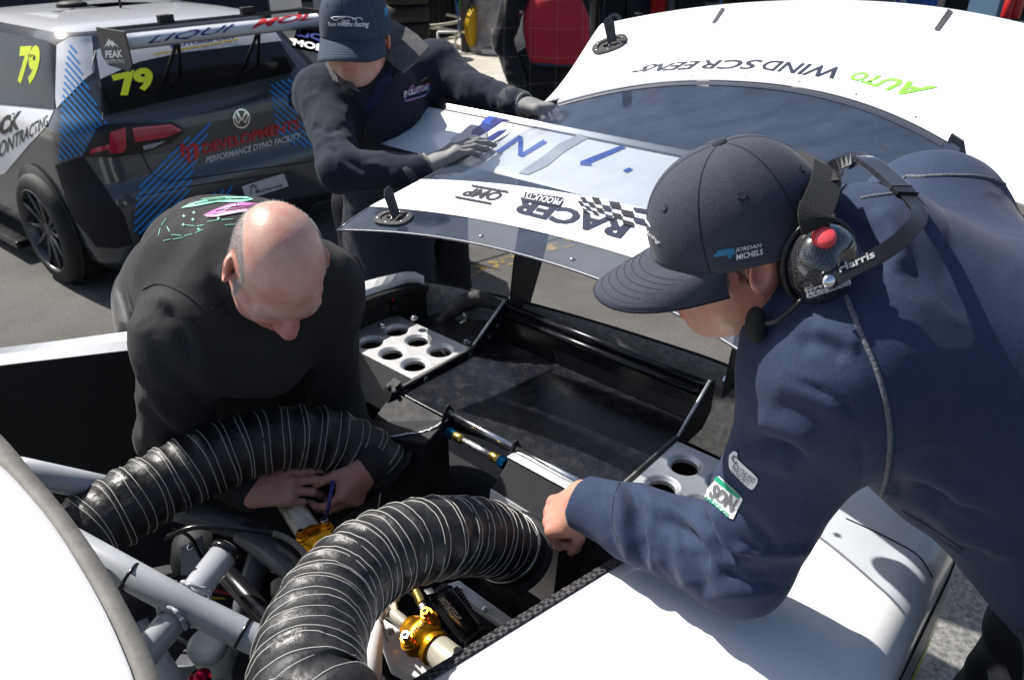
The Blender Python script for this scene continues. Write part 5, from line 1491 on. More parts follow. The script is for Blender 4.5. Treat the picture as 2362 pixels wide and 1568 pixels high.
# ------------------------------------------------------------------ the bald man bending into the bay
def bald_man():
    H = Head(D(640, 618, 1.36), cv(.25, -.93, .10), cv(.428, .206, .845), 1.0)
    root = thing('person', 'bald man in black printed sweatshirt bending over to adjust a gold damper', 'person', (-.95, 1.95, 0))
    sR, sL = D(436, 785, 1.52), D(738, 668, 1.62)
    eR, eL = D(392, 1005, 1.72), D(775, 930, 1.90)
    wR, wL = D(570, 1128, 1.665), D(856, 1068, 1.71)
    nb = D(590, 585, 1.50); bk = D(512, 640, 1.66); hp = D(430, 672, 2.06)
    tr = [cone(nb, bk, .09, .150, .05), cone(bk, hp, .150, .150, .08), cone(sR, bk, .090, .13, .07), cone(sL, bk, .078, .12, .07), cone(sR, nb, .085, .08, .05), cone(sL, nb, .075, .08, .05),
          cone(D(600, 800, 1.62), D(480, 760, 1.85), .11, .13, .06), cone(H.p(-.04, 0, -.085), nb, .062, .085, .03)]
    arms = [cone(sR, eR, .088, .068, .04), cone(eR, wR, .066, .043, .02), cone(sL, eL, .078, .060, .04), cone(eL, wL, .06, .042, .02)]
    V, F = skin(tr + arms, .0068)
    V = rumple(V, F, .0055, 8, 21); V = rumple(V, F, .0024, 20, 22)
    V = sculpt(V, F, [([(330, 690), (400, 700), (440, 760), (480, 850)], .010, 18), ([(360, 700), (420, 760), (450, 850)], -.010, 18),
        ([(480, 640), (520, 700), (560, 730)], -.012, 20), ([(500, 610), (560, 680), (590, 720)], .010, 18), ([(540, 600), (570, 650)], -.010, 14),
        ([(325, 880), (400, 960), (470, 1000)], .010, 20), ([(320, 930), (390, 1000), (440, 1020)], -.010, 16), ([(340, 1000), (400, 1030), (470, 1020)], .008, 14),
        ([(335, 820), (420, 880), (480, 940)], -.008, 18), ([(350, 760), (440, 830), (500, 900)], .008, 18), ([(770, 560), (800, 640), (805, 740)], .008, 22)])
    shirt = mk('sweatshirt', V, F, black_cl, root, keep=True)
    bv = bvh_of([shirt])
    seam_m = cloth('black_seam', (.012, .012, .013), .1)
    for pix in ([(328, 668), (370, 655), (430, 680), (480, 720)], [(487, 715), (520, 690), (548, 660)]):
        v, f = wire_on(pix, bv, .0018, 40, .0005, 6); mk('seam', v, f, seam_m, shirt)
    mint = mat('mint_print', (.22, .58, .42), .6); pink = mat('pink_print', (.55, .10, .36), .6); pale = mat('pale_pink_print', (.72, .42, .62), .6)
    patch('back_print', [(418, 482), (440, 470), (470, 460), (520, 455), (570, 456), (585, 462), (560, 468), (500, 468), (450, 478)], bv, mint, shirt, 3, .002)
    patch('back_print', curvepts([(470, 498), (500, 484), (545, 470), (600, 472), (640, 480), (590, 486), (520, 492)], 30), bv, pink, shirt, 3, .002)
    patch('back_print', [(472, 499), (500, 497), (560, 486), (600, 484), (598, 488), (555, 492), (500, 502), (480, 502)], bv, pale, shirt, 2, .003)
    patch('back_print', [(505, 486), (545, 474), (556, 475), (520, 487)], bv, pale, shirt, 2, .003)
    for pth in ([(430, 474), (470, 464), (520, 460)], [(450, 474), (500, 465), (560, 461)], [(480, 466), (530, 463), (575, 462)], [(500, 490), (540, 480), (590, 477)], [(520, 488), (560, 483), (600, 480)], [(545, 472), (548, 480)], [(580, 474), (584, 482)]):
        v, f = wire_on(pth, bv, .0009, 16, .0035, 5); mk('back_print', v, f, ink_black, shirt)
    for (x0, y0), (x1, y1) in (((366, 545), (370, 528)), ((372, 522), (384, 505)), ((386, 524), (392, 536)), ((396, 542), (420, 544)), ((426, 545), (446, 540)), ((452, 538), (470, 530)), ((430, 520), (450, 522)), ((456, 522), (472, 520)), ((378, 556), (395, 552)), ((400, 553), (425, 548)), ((480, 512), (506, 508)), ((512, 508), (540, 506)), ((520, 520), (545, 518))):
        v, f = wire_on([(x0, y0), (x1, y1)], bv, .0009, 8, .0008, 5)
        mk('back_print', v, f, mint, shirt)
    for x, y in ((425, 500), (446, 508), (424, 520), (505, 505), (448, 492), (460, 530)):
        patch('back_print', [(x - 5, y), (x - 1, y - 1), (x, y - 5), (x + 1, y - 1), (x + 5, y), (x + 1, y + 1), (x, y + 5), (x - 1, y + 1)], bv, mint, shirt, 1, .002)
    # body
    hq = H.prims(.005, 1.15, 1.0)
    neck = [cone(H.p(-.035, 0, -.055), nb, .060, .068, .03), H.E((-.03, 0, -.05), (.06, .064, .05), .03)]
    Vh, Fh = skin(hq + neck, .0030)
    Vh = sculpt(Vh, Fh, [([(590, 668), (640, 690), (700, 676)], -.0012, 4), ([(596, 684), (640, 704), (695, 692)], -.0010, 3), ([(570, 690), (585, 720), (610, 745)], -.0022, 7), ([(640, 735), (655, 748), (668, 752)], -.0015, 5), ([(600, 600), (650, 560), (700, 600)], .0012, 30)])
    h1, t1 = hand(D(583, 1132, 1.655), cv(.98, .10, -.10), cv(-.05, .42, .90), -1, (16, 14, 30, 42), 3., (25, 25, 20), 1.06, (1., 1.3, .9), .6)
    h2, t2 = hand(D(846, 1082, 1.70), cv(-.50, -.82, .12), cv(.78, -.30, .55), 1, (30, 34, 40, 46), 3., (25, 25, 20), 1.0, (1., 1.1, .8), .5)
    V1, F1 = skin(h1 + [cone(D(583, 1132, 1.655), wR, .029, .033, .02)], .0027)
    V2, F2 = skin(h2 + [cone(D(846, 1082, 1.70), wL, .028, .03, .02)], .0027)
    Vt, Ft = skin([cone(nb, bk, .07, .12, .05), cone(bk, hp, .12, .12, .05), cone(sR, eR, .055, .045, .03), cone(eR, wR, .045, .032, .02), cone(sL, eL, .055, .045, .03), cone(eL, wL, .045, .032, .02), cone(sR, bk, .06, .1, .04), cone(sL, bk, .06, .1, .04)], .02)
    Vb_, Fb_ = join([(Vh, Fh), (V1, F1), (V2, F2), (Vt, Ft)])
    sk = skin_mat('skin_bald_man', (.54, .35, .28), (.48, .20, .165), hair=(.40, .38, .36), rough=.40)
    body = mk('body', Vb_, Fb_, sk, root)
    tone = np.zeros((len(Vb_), 3)); lh = H.loc(Vh); nh = len(Vh)
    ear = (abs(lh[:, 1]) > .074) & (abs(lh[:, 0] + .012) < .03)
    tone[:nh, 0] = .25 + .35 * ss(vnoise(Vh, 28, 8), -.3, .6) + .35 * ear + .5 * ss(lh[:, 0], .085, .115) + .25 * ss(-lh[:, 2], .0, .03) * (lh[:, 0] > .03)
    hw_ = np.interp(lh[:, 0], [-.1, -.03, .03], [.030, .044, .062])
    hair = (1 - ss(lh[:, 2], .070, .095)) * ss(lh[:, 2], -.06, -.035) * (1 - ss(lh[:, 0], .022, .040)) * ss(abs(lh[:, 1]) - hw_ + .35 * np.maximum(lh[:, 2] - .03, 0) * -1, -.006, .008)
    hair = np.maximum(hair, (1 - ss(lh[:, 0], -.095, -.08)) * (1 - ss(lh[:, 2], .05, .075)))
    tone[:nh, 1] = hair * .85 * (1 - ear)
    brow_ = np.exp(-((lh[:, 2] - .021) / .0055) ** 2) * (lh[:, 0] > .065) * (abs(abs(lh[:, 1]) - .032) < .022)
    tone[:nh, 1] = np.maximum(tone[:nh, 1], .55 * brow_)
    lips = np.exp(-((lh[:, 2] + .063) / .010) ** 2) * (lh[:, 0] > .088) * (abs(lh[:, 1]) < .026)
    tone[:nh, 0] += lips * .6
    tone[nh:nh + len(V1) + len(V2), 0] = .45 + .3 * ss(vnoise(np.vstack([V1, V2]), 40, 2), -.3, .6)
    paint(body, tone)
    stub = []
    lv = np.argwhere(tone[:nh, 1] * (lh[:, 2] > -.05) > .5)[:, 0]
    nr = vnormals(Vh, Fh)
    for i in RNG.choice(lv, min(5200, len(lv)), replace=False):
        d_ = N(nr[i] * .6 + H.f * .4 - H.u * .5 + RNG.normal(size=3) * .25)
        stub.append(tube(np.array([Vh[i] - nr[i] * .001, Vh[i] + d_ * .003, Vh[i] + d_ * .0048]), np.array([.00030, .00027, .00015]), 3, False))
    hb = mk('hair', *join(stub), mat('grey_hair', (.42, .40, .38), .6), body)
    nail = mat('nail', (.62, .40, .34), .3)
    for tip, dr_, _ in t1[:2] + t2[:3]:
        vd = N(CAM - tip); nn = N(vd - dr_ * (vd @ dr_))
        V, F = skin([ell(tip - dr_ * .001 + nn * .0058, np.array([dr_, nn, np.cross(dr_, nn)]), (.006, .0016, .0048))], .0012)
        mk('fingernail', V, F, nail, body)
    # trousers
    trm = cloth('dark_work_trousers', (.014, .014, .016), .2, .1)
    Vt, Ft = skin([cone(hp, hp + [-.02, .10, -.14], .165, .15, .05), cone(hp + [-.10, .06, -.06], np.array([-1.10, 1.98, .50]), .13, .09, .05), cone(np.array([-1.10, 1.98, .50]), np.array([-1.12, 2.10, .08]), .09, .07, .03),
                   cone(hp + [.05, .12, -.06], np.array([-.88, 2.12, .50]), .13, .09, .05), cone(np.array([-.88, 2.12, .50]), np.array([-.86, 2.26, .08]), .09, .07, .03)], .012)
    Vt = rumple(Vt, Ft, .005, 10, 33)
    mk('trousers', Vt, Ft, trm, root)
    Vs, Fs = skin([cone(np.array([x_, y_, .045]), np.array([x_ + .12, y_ - .12, .04]), .05, .042, .02) for x_, y_ in ((-1.14, 2.12), (-.88, 2.28))], .012)
    mk('shoes', Vs, Fs, black_metal, root)
    return H, t1, t2
HB, tipR, tipL = bald_man()
# the little blue screwdriver between his fingers
tq0, tq1 = D(768, 1108, 1.60), D(752, 1195, 1.59)
tl = mk('screwdriver', *tube([tq0, tq1], .0042, 12), mat('blue_tool', (.02, .03, .16), .3), None, label='small blue screwdriver pinched between the bald man\'s fingertips', cat='screwdriver')
mk('screwdriver_tip', *tube([tq1, tq1 + N(tq1 - tq0) * .02], .0018, 8), steel, tl)

# ------------------------------------------------------------------ the man in cap and gloves carrying the hatch
def carrier():
    H = Head(D(822, 84, 2.20), cv(-.12, -.60, .79), cv(-.02, .79, .60), 1.06)
    root = thing('person', 'man in dark fleece, cap and grey gloves holding the lifted hatch edge', 'person', (-.40, 2.72, 0))
    def pdep(u, v): return float(proj(np.array([PS(u, v)]))[1][0])
    gR = D(1035, 358, pdep(-1, .33) + .015); gL = D(1232, 246, pdep(-1, .62) + .03)
    wR = D(965, 398, pdep(-1, .30) + .03); wL = D(1190, 240, pdep(-1, .62) + .08)
    dl_ = float(proj(np.array([wL]))[1][0])
    sR, sL = D(745, 225, 2.36), D(1000, 160, 2.54)
    eR, eL = D(785, 392, 2.14), D(1105, 222, dl_ + .10)
    nb = D(862, 180, 2.34); ch = D(878, 322, 2.54); wa = D(900, 520, 2.76)
    tr = [cone(nb, D(868, 235, 2.40), .085, .13, .05), cone(D(868, 235, 2.40), ch, .13, .15, .06), cone(ch, wa, .15, .155, .06), cone(sR, sL, .072, .072, .05), cone(sR, ch, .08, .13, .06), cone(sL, ch, .08, .13, .06), cone(wa, D(900, 640, 2.82), .155, .16, .05)]
    arms = [cone(sR, eR, .072, .058, .04), cone(eR, wR, .057, .046, .03), cone(sL, eL, .072, .058, .04), cone(eL, wL, .056, .045, .03)]
    V, F = skin(tr + arms, .0075)
    V = rumple(V, F, .0055, 10, 41); V = rumple(V, F, .0026, 24, 42)
    V = sculpt(V, F, [([(770, 300), (800, 340), (850, 380)], .010, 9), ([(760, 330), (800, 370), (850, 400)], -.010, 8), ([(830, 385), (870, 380), (900, 395)], .008, 8), ([(850, 410), (900, 405), (930, 420)], .007, 8),
        ([(720, 290), (760, 300), (800, 290)], -.008, 10), ([(1060, 160), (1090, 200), (1120, 230)], .007, 9), ([(1120, 180), (1150, 215), (1170, 240)], -.008, 8), ([(1140, 215), (1160, 235), (1165, 255)], .007, 6), ([(1020, 230), (1060, 260), (1090, 265)], -.008, 12)])
    fl = mat('dark_fleece', (.018, .022, .034), .9, var=.3, vs=300, sheen=.05, bump=.5, bs=600, spec=.2, bdist=.0015, detail=2)
    shirt = mk('jacket', V, F, fl, root, keep=True)
    bv = bvh_of([shirt])
    rib = mat('ribbed_cuff', (.045, .046, .052), .9, bump=.3, bs=500)
    for w_, g_ in ((wR, gR), (wL, gL)):
        ax = N(g_ - w_); _, a1, a2 = basis(ax)
        rows = []
        for d_, r_ in ((-.035, .047), (-.03, .049), (.012, .043), (.030, .041), (.034, .038)):
            rows.append([w_ + ax * d_ + (r_ + .0016 * (i % 2)) * (math.cos(t) * a1 + math.sin(t) * a2) for i, t in enumerate(np.linspace(0, 2 * math.pi, 72, endpoint=False))])
        mk('cuff', np.array(rows).reshape(-1, 3), gridf(5, 72, True), rib, shirt)
    # stand-up collar, open at the front
    cm = mat('collar_lining', (.075, .075, .078), .95, var=.4, vs=40, bump=.8, bs=260)
    for pts_ in ([(898, 40, 2.25), (935, 62, 2.29), (962, 80, 2.28), (990, 108, 2.24), (960, 140, 2.20), (928, 166, 2.17), (905, 150, 2.18), (884, 128, 2.20), (888, 85, 2.23)],
                 [(757, 50, 2.27), (744, 80, 2.29), (750, 150, 2.22), (768, 186, 2.19), (800, 200, 2.17), (832, 212, 2.16), (800, 180, 2.19), (776, 150, 2.21), (764, 110, 2.24)]):
        mk('collar', *prism([D(*q) for q in pts_], cv(.2, -.2, -1) * .012), cm, shirt, smooth=False, bevel=.004)
    for pth in ([(957, 100), (950, 125), (925, 150), (905, 180)], [(895, 195), (878, 235), (850, 265), (843, 285)], [(780, 185), (800, 215), (835, 260), (845, 290)]):
        v, f = wire_on(pth, bv, .003, 30, .002, 6); mk('zip', v, f, black_metal, shirt)
    poly_m = cloth('navy_polo', (.012, .018, .055), .2)
    patch('polo_shirt', [(870, 190), (905, 150), (902, 190), (870, 250), (850, 275), (842, 250)], bv, poly_m, shirt, 3, .003)
    # chest print
    pk = mat('print_pink', (.55, .08, .16), .6); bl = mat('print_blue', (.10, .20, .48), .6)
    for off_, m_ in ((0, pk), (3, bl)):
        pth = [(931, 236), (934, 224 - off_ * -.8), (948, 198 + off_), (956, 207 + off_), (964, 213 + off_), (982, 195 + off_), (989, 198 + off_), (983, 216 - off_ * .5), (960, 228 - off_ * .3), (931, 236 - off_)]
        v, f = wire_on(pth, bv, .0016, 60, .003 + off_ * .0003, 5); mk('chest_print', v, f, m_, shirt)
    letter('EVOLUTION', [(929, 226), (984, 209), (985, 194), (929, 212)], bv, ink_white, shirt, .035, .1, off=.004)
    letter('motorsport', [(935, 238), (980, 225), (980, 219), (936, 231)], bv, ink_white, shirt, .01, .1, off=.004)
    # body
    hq = H.prims(.003, 1.0, 1.0); neck = [cone(H.p(-.028, 0, -.05), nb, .056, .066, .025)]
    Vh, Fh = skin(hq + neck, .0042)
    Vt, Ft = skin([cone(nb, ch, .07, .12, .05), cone(ch, wa, .12, .12, .05), cone(sR, eR, .055, .045, .03), cone(eR, wR, .045, .032, .02), cone(sL, eL, .055, .045, .03), cone(eL, wL, .045, .032, .02), cone(sR, sL, .05, .05, .04)], .02)
    Vb_, Fb_ = join([(Vh, Fh), (Vt, Ft)])
    sk = skin_mat('skin_carrier', (.56, .35, .27), (.55, .20, .16), hair=(.12, .07, .04))
    body = mk('body', Vb_, Fb_, sk, root)
    tone = np.zeros((len(Vb_), 3)); lh = H.loc(Vh); nh = len(Vh)
    ear = (abs(lh[:, 1]) > .073) & (abs(lh[:, 0] + .012) < .03)
    tone[:nh, 0] = .15 + .6 * ear + .5 * ss(lh[:, 0], .085, .115) + .45 * np.exp(-((lh[:, 2] + .063) / .007) ** 2) * (lh[:, 0] > .088) * (abs(lh[:, 1]) < .022)
    tone[:nh, 1] = (1 - ss(lh[:, 0], -.04, -.02)) * ss(lh[:, 2], -.07, -.03) * (1 - ear)
    paint(body, tone)
    # gloves, gripping the hatch edge from both sides
    gm = mat('grey_glove', (.20, .195, .19), .75, var=.15, vs=40, bump=.3, bs=500); gb = mat('glove_palm', (.02, .02, .02), .5)
    ed = N(PS(-1, .66) - PS(-1, .3))
    q1, _ = hand(wR + N(gR - wR) * .035, N(gR - wR), cv(-.35, .8, .5), -1, (10, 14, 18, 22), 4., (28, 10, 10), 1.12, (1., 1.2, .8), .0)
    V, F = skin(q1, .004); g1 = mk('glove', V, F, gm, root)
    q2, _ = hand(wL + N(gL - wL) * .03, N(gL - wL + cv(.2, -.1, 0) * .02), cv(.05, .9, .4), -1, (26, 30, 34, 38), 2., (20, 20, 20), 1.12, (1., 1.3, .9), .2)
    V, F = skin(q2, .004); g2 = mk('glove', V, F, gm, root)
    for w_, g_, gg in ((wR, gR, g1), (wL, gL, g2)):
        ax = N(g_ - w_); _, a1, a2 = basis(ax)
        mk('glove_hem', *tube([w_ + ax * .036 + .0345 * (math.cos(t) * a1 + math.sin(t) * a2) for t in np.linspace(0, 2 * math.pi, 40)], .005, 8), gm, gg)
    cm2 = cloth('blue_grey_cap', (.030, .047, .072), .08, .06, bs=1000, bump=.4)
    crown, bill = make_cap(H, cm2, root, bill_len=.070, stitch=cap_st, brow=.006, R3=(.114, .095, .135), droop=.030)
    bc = bvh_of([crown])
    letter('Team Williams Racing', [(758, 64), (850, 66), (850, 50), (758, 52)], bc, ink_white, crown, .012, .3, off=.003)
    letter('TWR', [(788, 52), (806, 53), (806, 47), (788, 46)], bc, ink_white, crown, .01, .2, off=.003)
    for pth in ([(765, 42), (775, 48), (782, 44), (800, 40), (815, 43), (822, 48)], [(768, 41), (785, 40), (800, 39)], [(812, 46), (825, 42), (833, 44), (834, 48)], [(790, 54), (808, 55)]):
        v, f = wire_on(pth, bc, .0012, 20, .003, 5); mk('cap_logo', v, f, ink_white, crown)
    patch('cap_logo', [(884, 20), (893, 14), (892, 30), (886, 42)], bc, mat('cap_blue', (.03, .2, .4), .6), crown, 2, .003)
    # trousers
    trm = cloth('navy_work_trousers', (.007, .008, .012), .0, .1)
    Vt, Ft = skin([cone(D(890, 600, 2.8), D(905, 650, 2.85), .155, .165, .05), cone(np.array([-.55, 2.72, .92]), np.array([-.55, 2.70, .5]), .12, .09, .05), cone(np.array([-.55, 2.70, .5]), np.array([-.55, 2.80, .08]), .09, .07, .03),
                   cone(np.array([-.30, 2.78, .92]), np.array([-.26, 2.76, .5]), .125, .095, .05), cone(np.array([-.26, 2.76, .5]), np.array([-.22, 2.86, .08]), .095, .07, .03)], .012)
    Vt = rumple(Vt, Ft, .006, 10, 35)
    mk('trousers', Vt, Ft, trm, root)
    Vs, Fs = skin([cone(np.array([x_, y_, .045]), np.array([x_ + .02, y_ - .16, .04]), .05, .042, .02) for x_, y_ in ((-.55, 2.82), (-.22, 2.88))], .012)
    mk('shoes', Vs, Fs, black_metal, root)
carrier()

# ------------------------------------------------------------------ bystander in red
def bystander():
    x0, y0 = .20, 5.20
    root = thing('person', 'person in red jacket with black checked sleeves standing behind the hatch', 'person', (x0, y0, 0))
    P = lambda x, y, z: np.array([x0 + x, y0 + y, z])
    red = cloth('red_jacket', (.42, .025, .04), .1, .10, bs=400); blk = cloth('black_checked_sleeve', (.014, .014, .016), .2, .1, bs=400)
    for m_ in (red, blk):     # faint checked lines in the cloth
        nt, b, L = nodes_of(m_)
        tc = nt.nodes.new('ShaderNodeTexCoord'); src_ = b.inputs['Base Color'].links[0].from_socket if b.inputs['Base Color'].links else None
        mxs = None
        for rot in ((0, 0, 0), (0, R(90), 0)):
            mp = nt.nodes.new('ShaderNodeMapping'); mp.inputs['Rotation'].default_value = rot
            wv = nt.nodes.new('ShaderNodeTexWave'); wv.inputs['Scale'].default_value = 1.9; wv.inputs['Distortion'].default_value = .6
            rp = nt.nodes.new('ShaderNodeMapRange'); rp.inputs[1].default_value, rp.inputs[2].default_value, rp.inputs[4].default_value = .990, 1.0, .10
            L(tc.outputs['Object'], mp.inputs[0]); L(mp.outputs[0], wv.inputs[0]); L(wv.outputs[0], rp.inputs[0])
            mx = nt.nodes.new('ShaderNodeMix'); mx.data_type = 'RGBA'; mx.inputs[7].default_value = (.55, .45, .45, 1)
            L(rp.outputs[0], mx.inputs[0])
            if mxs is not None: L(mxs, mx.inputs[6])
            elif src_ is not None: L(src_, mx.inputs[6])
            mxs = mx.outputs[2]
        L(mxs, b.inputs['Base Color'])
    V, F = skin([cone(P(.10, 0, 1.08), P(.08, .02, 1.26), .19, .20, .05, (Y3, .8)), cone(P(.08, .02, 1.26), P(0.04, .02, 1.45), .20, .14, .05, (Y3, .8)), cone(P(.10, 0, .98), P(.10, 0, 1.08), .185, .19, .05, (Y3, .8)), plane_cut(P(0, 0, 1.03), (0, 0, -1), .01)], .014)
    V = rumple(V, F, .006, 9, 51)
    tor = mk('jacket', V, F, red, root)
    for e, hx in ((-1, -.16), (1, .30)):
        V, F = skin([cone(P(e * .19 + .02, .02 + .05 * (e > 0), 1.44), P(e * .25 - .01, .12 * (e > 0), 1.16), .082, .068, .04), cone(P(e * .25 - .01, .12 * (e > 0), 1.16), P(hx, -.12 + .2 * (e > 0), .90), .066, .055, .03)], .010)
        V = rumple(V, F, .006, 14, 52 + e)
        slv = mk('sleeve', V, F, blk, tor, keep=True)
        if e < 0:
            bs_ = bvh_of([slv])
            letter('MITCHELL', [(1198, 32), (1212, 32), (1212, 25), (1197, 25)], bs_, ink_white, slv, .01, off=.004)
            letter('LAWYERS', [(1198, 48), (1212, 48), (1212, 41), (1197, 41)], bs_, ink_white, slv, .01, off=.004)
            patch('sleeve_print', [(1195, 34), (1213, 34), (1213, 39), (1195, 39)], bs_, mat('print_red', (.4, .02, .03), .6), slv, 1, .004)
    V, F = skin([cone(P(-.08, .04, .96), P(-.10, .03, .5), .12, .09, .04), cone(P(-.10, .03, .5), P(-.1, .08, .07), .09, .07, .03), cone(P(.12, .04, .96), P(.14, .03, .5), .12, .09, .04), cone(P(.14, .03, .5), P(.15, .08, .07), .09, .07, .03), cone(P(-.06, .03, 1.0), P(.1, .03, 1.0), .13, .13, .04, (Y3, .85))], .014)
    mk('trousers', V, F, blk, root)
    mk('waistband', *tube([P(.10 + .185 * math.cos(t), .0 + .148 * math.sin(t), 1.03) for t in np.linspace(0, 2 * math.pi, 40)], .014, 8), navy, root)
    H = Head(P(.0, -.02, 1.68), (.2, -.95, -.2), (0, -.1, 1))
    hq, _ = hand(P(-.17, -.13, .90), (-.05, -.25, -.95), (-.8, -.3, 0), 1, (25, 28, 30, 34))
    hq2, _ = hand(P(.30, .07, .90), (.05, -.25, -.95), (.8, -.3, 0), -1, (25, 28, 30, 34))
    a_ = skin(H.prims() + [cone(H.p(-.03, 0, -.05), P(0, .02, 1.45), .056, .065, .03)], .007)
    b_ = skin(hq, .005); c_ = skin(hq2, .005)
    Vb_, Fb_ = join([a_, b_, c_])
    o = mk('body', Vb_, Fb_, skin_mat('skin_bystander', (.5, .3, .23), (.52, .18, .15)), root); tn = np.zeros((len(Vb_), 3)); tn[:, 0] = .4
    lh = H.loc(a_[0]); tn[:len(lh), 1] = ss(lh[:, 2] - lh[:, 0] * .6, .03, .05); paint(o, tn)
    Vs, Fs = skin([cone(P(x_, .08, .045), P(x_, -.1, .04), .05, .042, .02) for x_ in (-.1, .15)], .014)
    mk('shoes', Vs, Fs, black_metal, root)
bystander()

# ================================================================== grey hatchback parked behind
VAZ = R(51)
vl = np.array([math.cos(VAZ), math.sin(VAZ), 0]); vf = np.array([-math.sin(VAZ), math.cos(VAZ), 0])
VO = np.array([-1.55, 4.38, 0])
def VP(x, y, z): return VO + vl * x + vf * y + Z3 * z
vw = thing('hatchback_car', 'dark grey racing hatchback with blue stripe livery, number 79 and white rear wing', 'car', VP(0, 2, 0))
vgrey = mat('grey_car_paint', (.046, .050, .056), .22, coat=.7, var=.05, vs=2)
vroof_sheen = mat('roof_reflection_tone', (.42, .43, .45), .25, coat=.6)  # bright reflection on the roof, put into a lighter base colour
vglass = mat('tinted_glass', (.006, .007, .008), .08, spec=.35)
vwhite = mat('car_white_vinyl', (.55, .56, .58), .3, coat=.4)
vblue = mat('car_blue_vinyl', (.010, .20, .55), .3, coat=.4)
vred = mat('car_red_vinyl', (.50, .012, .015), .35)
vyel = mat('number_yellow', (.52, .60, .01), .45)
tyre = mat('tyre_rubber', (.012, .012, .012), .75, bump=.3, bs=120)
rimm = mat('dark_rim', (.09, .09, .095), .3, .5)
lampred = mat('tail_lamp_red', (.42, .006, .03), .22, coat=.3)
lampdark = mat('tail_lamp_dark', (.008, .002, .003), .35)
chrome = mat('chrome', (.75, .75, .76), .12, 1.)
SL = [(.20, .80, .12, .16), (.27, .87, .05, .2), (.38, .905, .02, .24), (.50, .915, 0, .26), (.60, .915, -.015, .26), (.66, .912, .0, .26), (.72, .91, .03, .26), (.82, .90, .045, .24), (.92, .89, .05, .24), (.98, .875, .06, .22), (1.02, .85, .085, .2), (1.06, .82, .125, .19), (1.12, .79, .185, .17), (1.20, .755, .265, .16), (1.28, .715, .345, .15), (1.35, .67, .42, .14), (1.385, .635, .45, .13), (1.41, .60, .50, .15), (1.435, .50, .62, .2), (1.45, .36, .85, .2), (1.455, .12, 1.2, .1)]
def outline(hw, yr, rc, yf):
    P = []
    for t in np.linspace(0, 1, 14): P.append((-(hw - rc) * t, yr + .03 * t * t))
    for t in np.linspace(.1, 1, 9):
        a = t * math.pi / 2; P.append((-(hw - rc) - rc * math.sin(a), yr + .03 + rc * (1 - math.cos(a))))
    for t in np.linspace(.03, 1, 26): P.append((-hw, yr + .03 + rc + (yf - .5 - yr - .03 - rc) * t))
    for t in np.linspace(.15, 1, 7):
        a = t * math.pi / 2; P.append((-hw + .5 * hw * (1 - math.cos(a)), yf - .5 + .5 * math.sin(a)))
    P.append((0, yf + .03))
    return P + [(-x, y) for x, y in P[-2:0:-1]]
zs = np.array([s[0] for s in SL])
rings = []
for z_ in np.unique(np.r_[zs, np.linspace(.2, 1.40, 40)]):
    hw, yr, rc = [np.interp(z_, zs, [s[k] for s in SL]) for k in (1, 2, 3)]
    yf = 4.2 if z_ < .8 else float(np.interp(z_, [.8, .98, 1.2, 1.38, 1.455], [4.1, 3.4, 2.9, 2.4, 1.6]))
    rings.append([VP(x, y, z_ - .08) for x, y in outline(hw, yr, rc, yf)])
nR = len(rings[0])
Vv = np.array(rings).reshape(-1, 3); Fv = gridf(len(rings), nR, True)
Fv.append([(len(rings) - 1) * nR + j for j in range(nR)])
fm = [1 if Vv[f].mean(0)[2] > 1.315 else 0 for f in Fv]
vbody = mk('body', Vv, Fv, vgrey, vw, mats=[vgrey, vroof_sheen], fmat=fm, keep=True)
bvv = bvh_of([vbody])
zk = 3.126
def zp(*pts): return [(x / zk, y / zk) for x, y in pts]
def vpatch(name, pts, m_, off=.003, cuts=3, par=None): return patch(name, zp(*pts), bvv, m_, par or vw, cuts, off)
# glass
vpatch('side_window', [(-500, 170), (0, 235), (330, 295), (408, 335), (398, 788), (0, 750), (-500, 700)], vglass, .004)
vpatch('pillar_graphic', [(410, 330), (500, 275), (660, 262), (668, 330), (682, 520), (610, 575), (500, 690), (410, 785), (402, 700)], vwhite, .003)
vpatch('tailgate_top', [(690, 370), (740, 345), (1000, 350), (1800, 200), (1960, 205), (2030, 300), (1300, 385), (1000, 450), (722, 575)], vwhite, .003)
rw_ = vpatch('rear_window', [(722, 585), (1000, 452), (1300, 387), (2010, 302), (2130, 480), (2100, 525), (760, 832), (730, 805)], vglass, .0045)
vpatch('side_graphic', [(-200, 740), (0, 765), (390, 800), (340, 910), (200, 1060), (40, 1250), (-200, 1330)], vwhite, .003)
letter('79', zp((865, 712), (1122, 640), (1085, 482), (800, 548)), bvv, vyel, vw, .05, name='race_number', off=.006)
letter('79', zp((130, 610), (270, 615), (308, 330), (155, 338)), bvv, vyel, vw, .05, name='race_number', off=.006)
letter('BCK', zp((-60, 1000), (150, 930), (160, 800), (-60, 870)), bvv, ink_black, vw, .05, .2, off=.0045)
letter('CONTRACTING', zp((-60, 1180), (350, 910), (350, 830), (-60, 1060)), bvv, ink_black, vw, .01, .2, off=.0045)
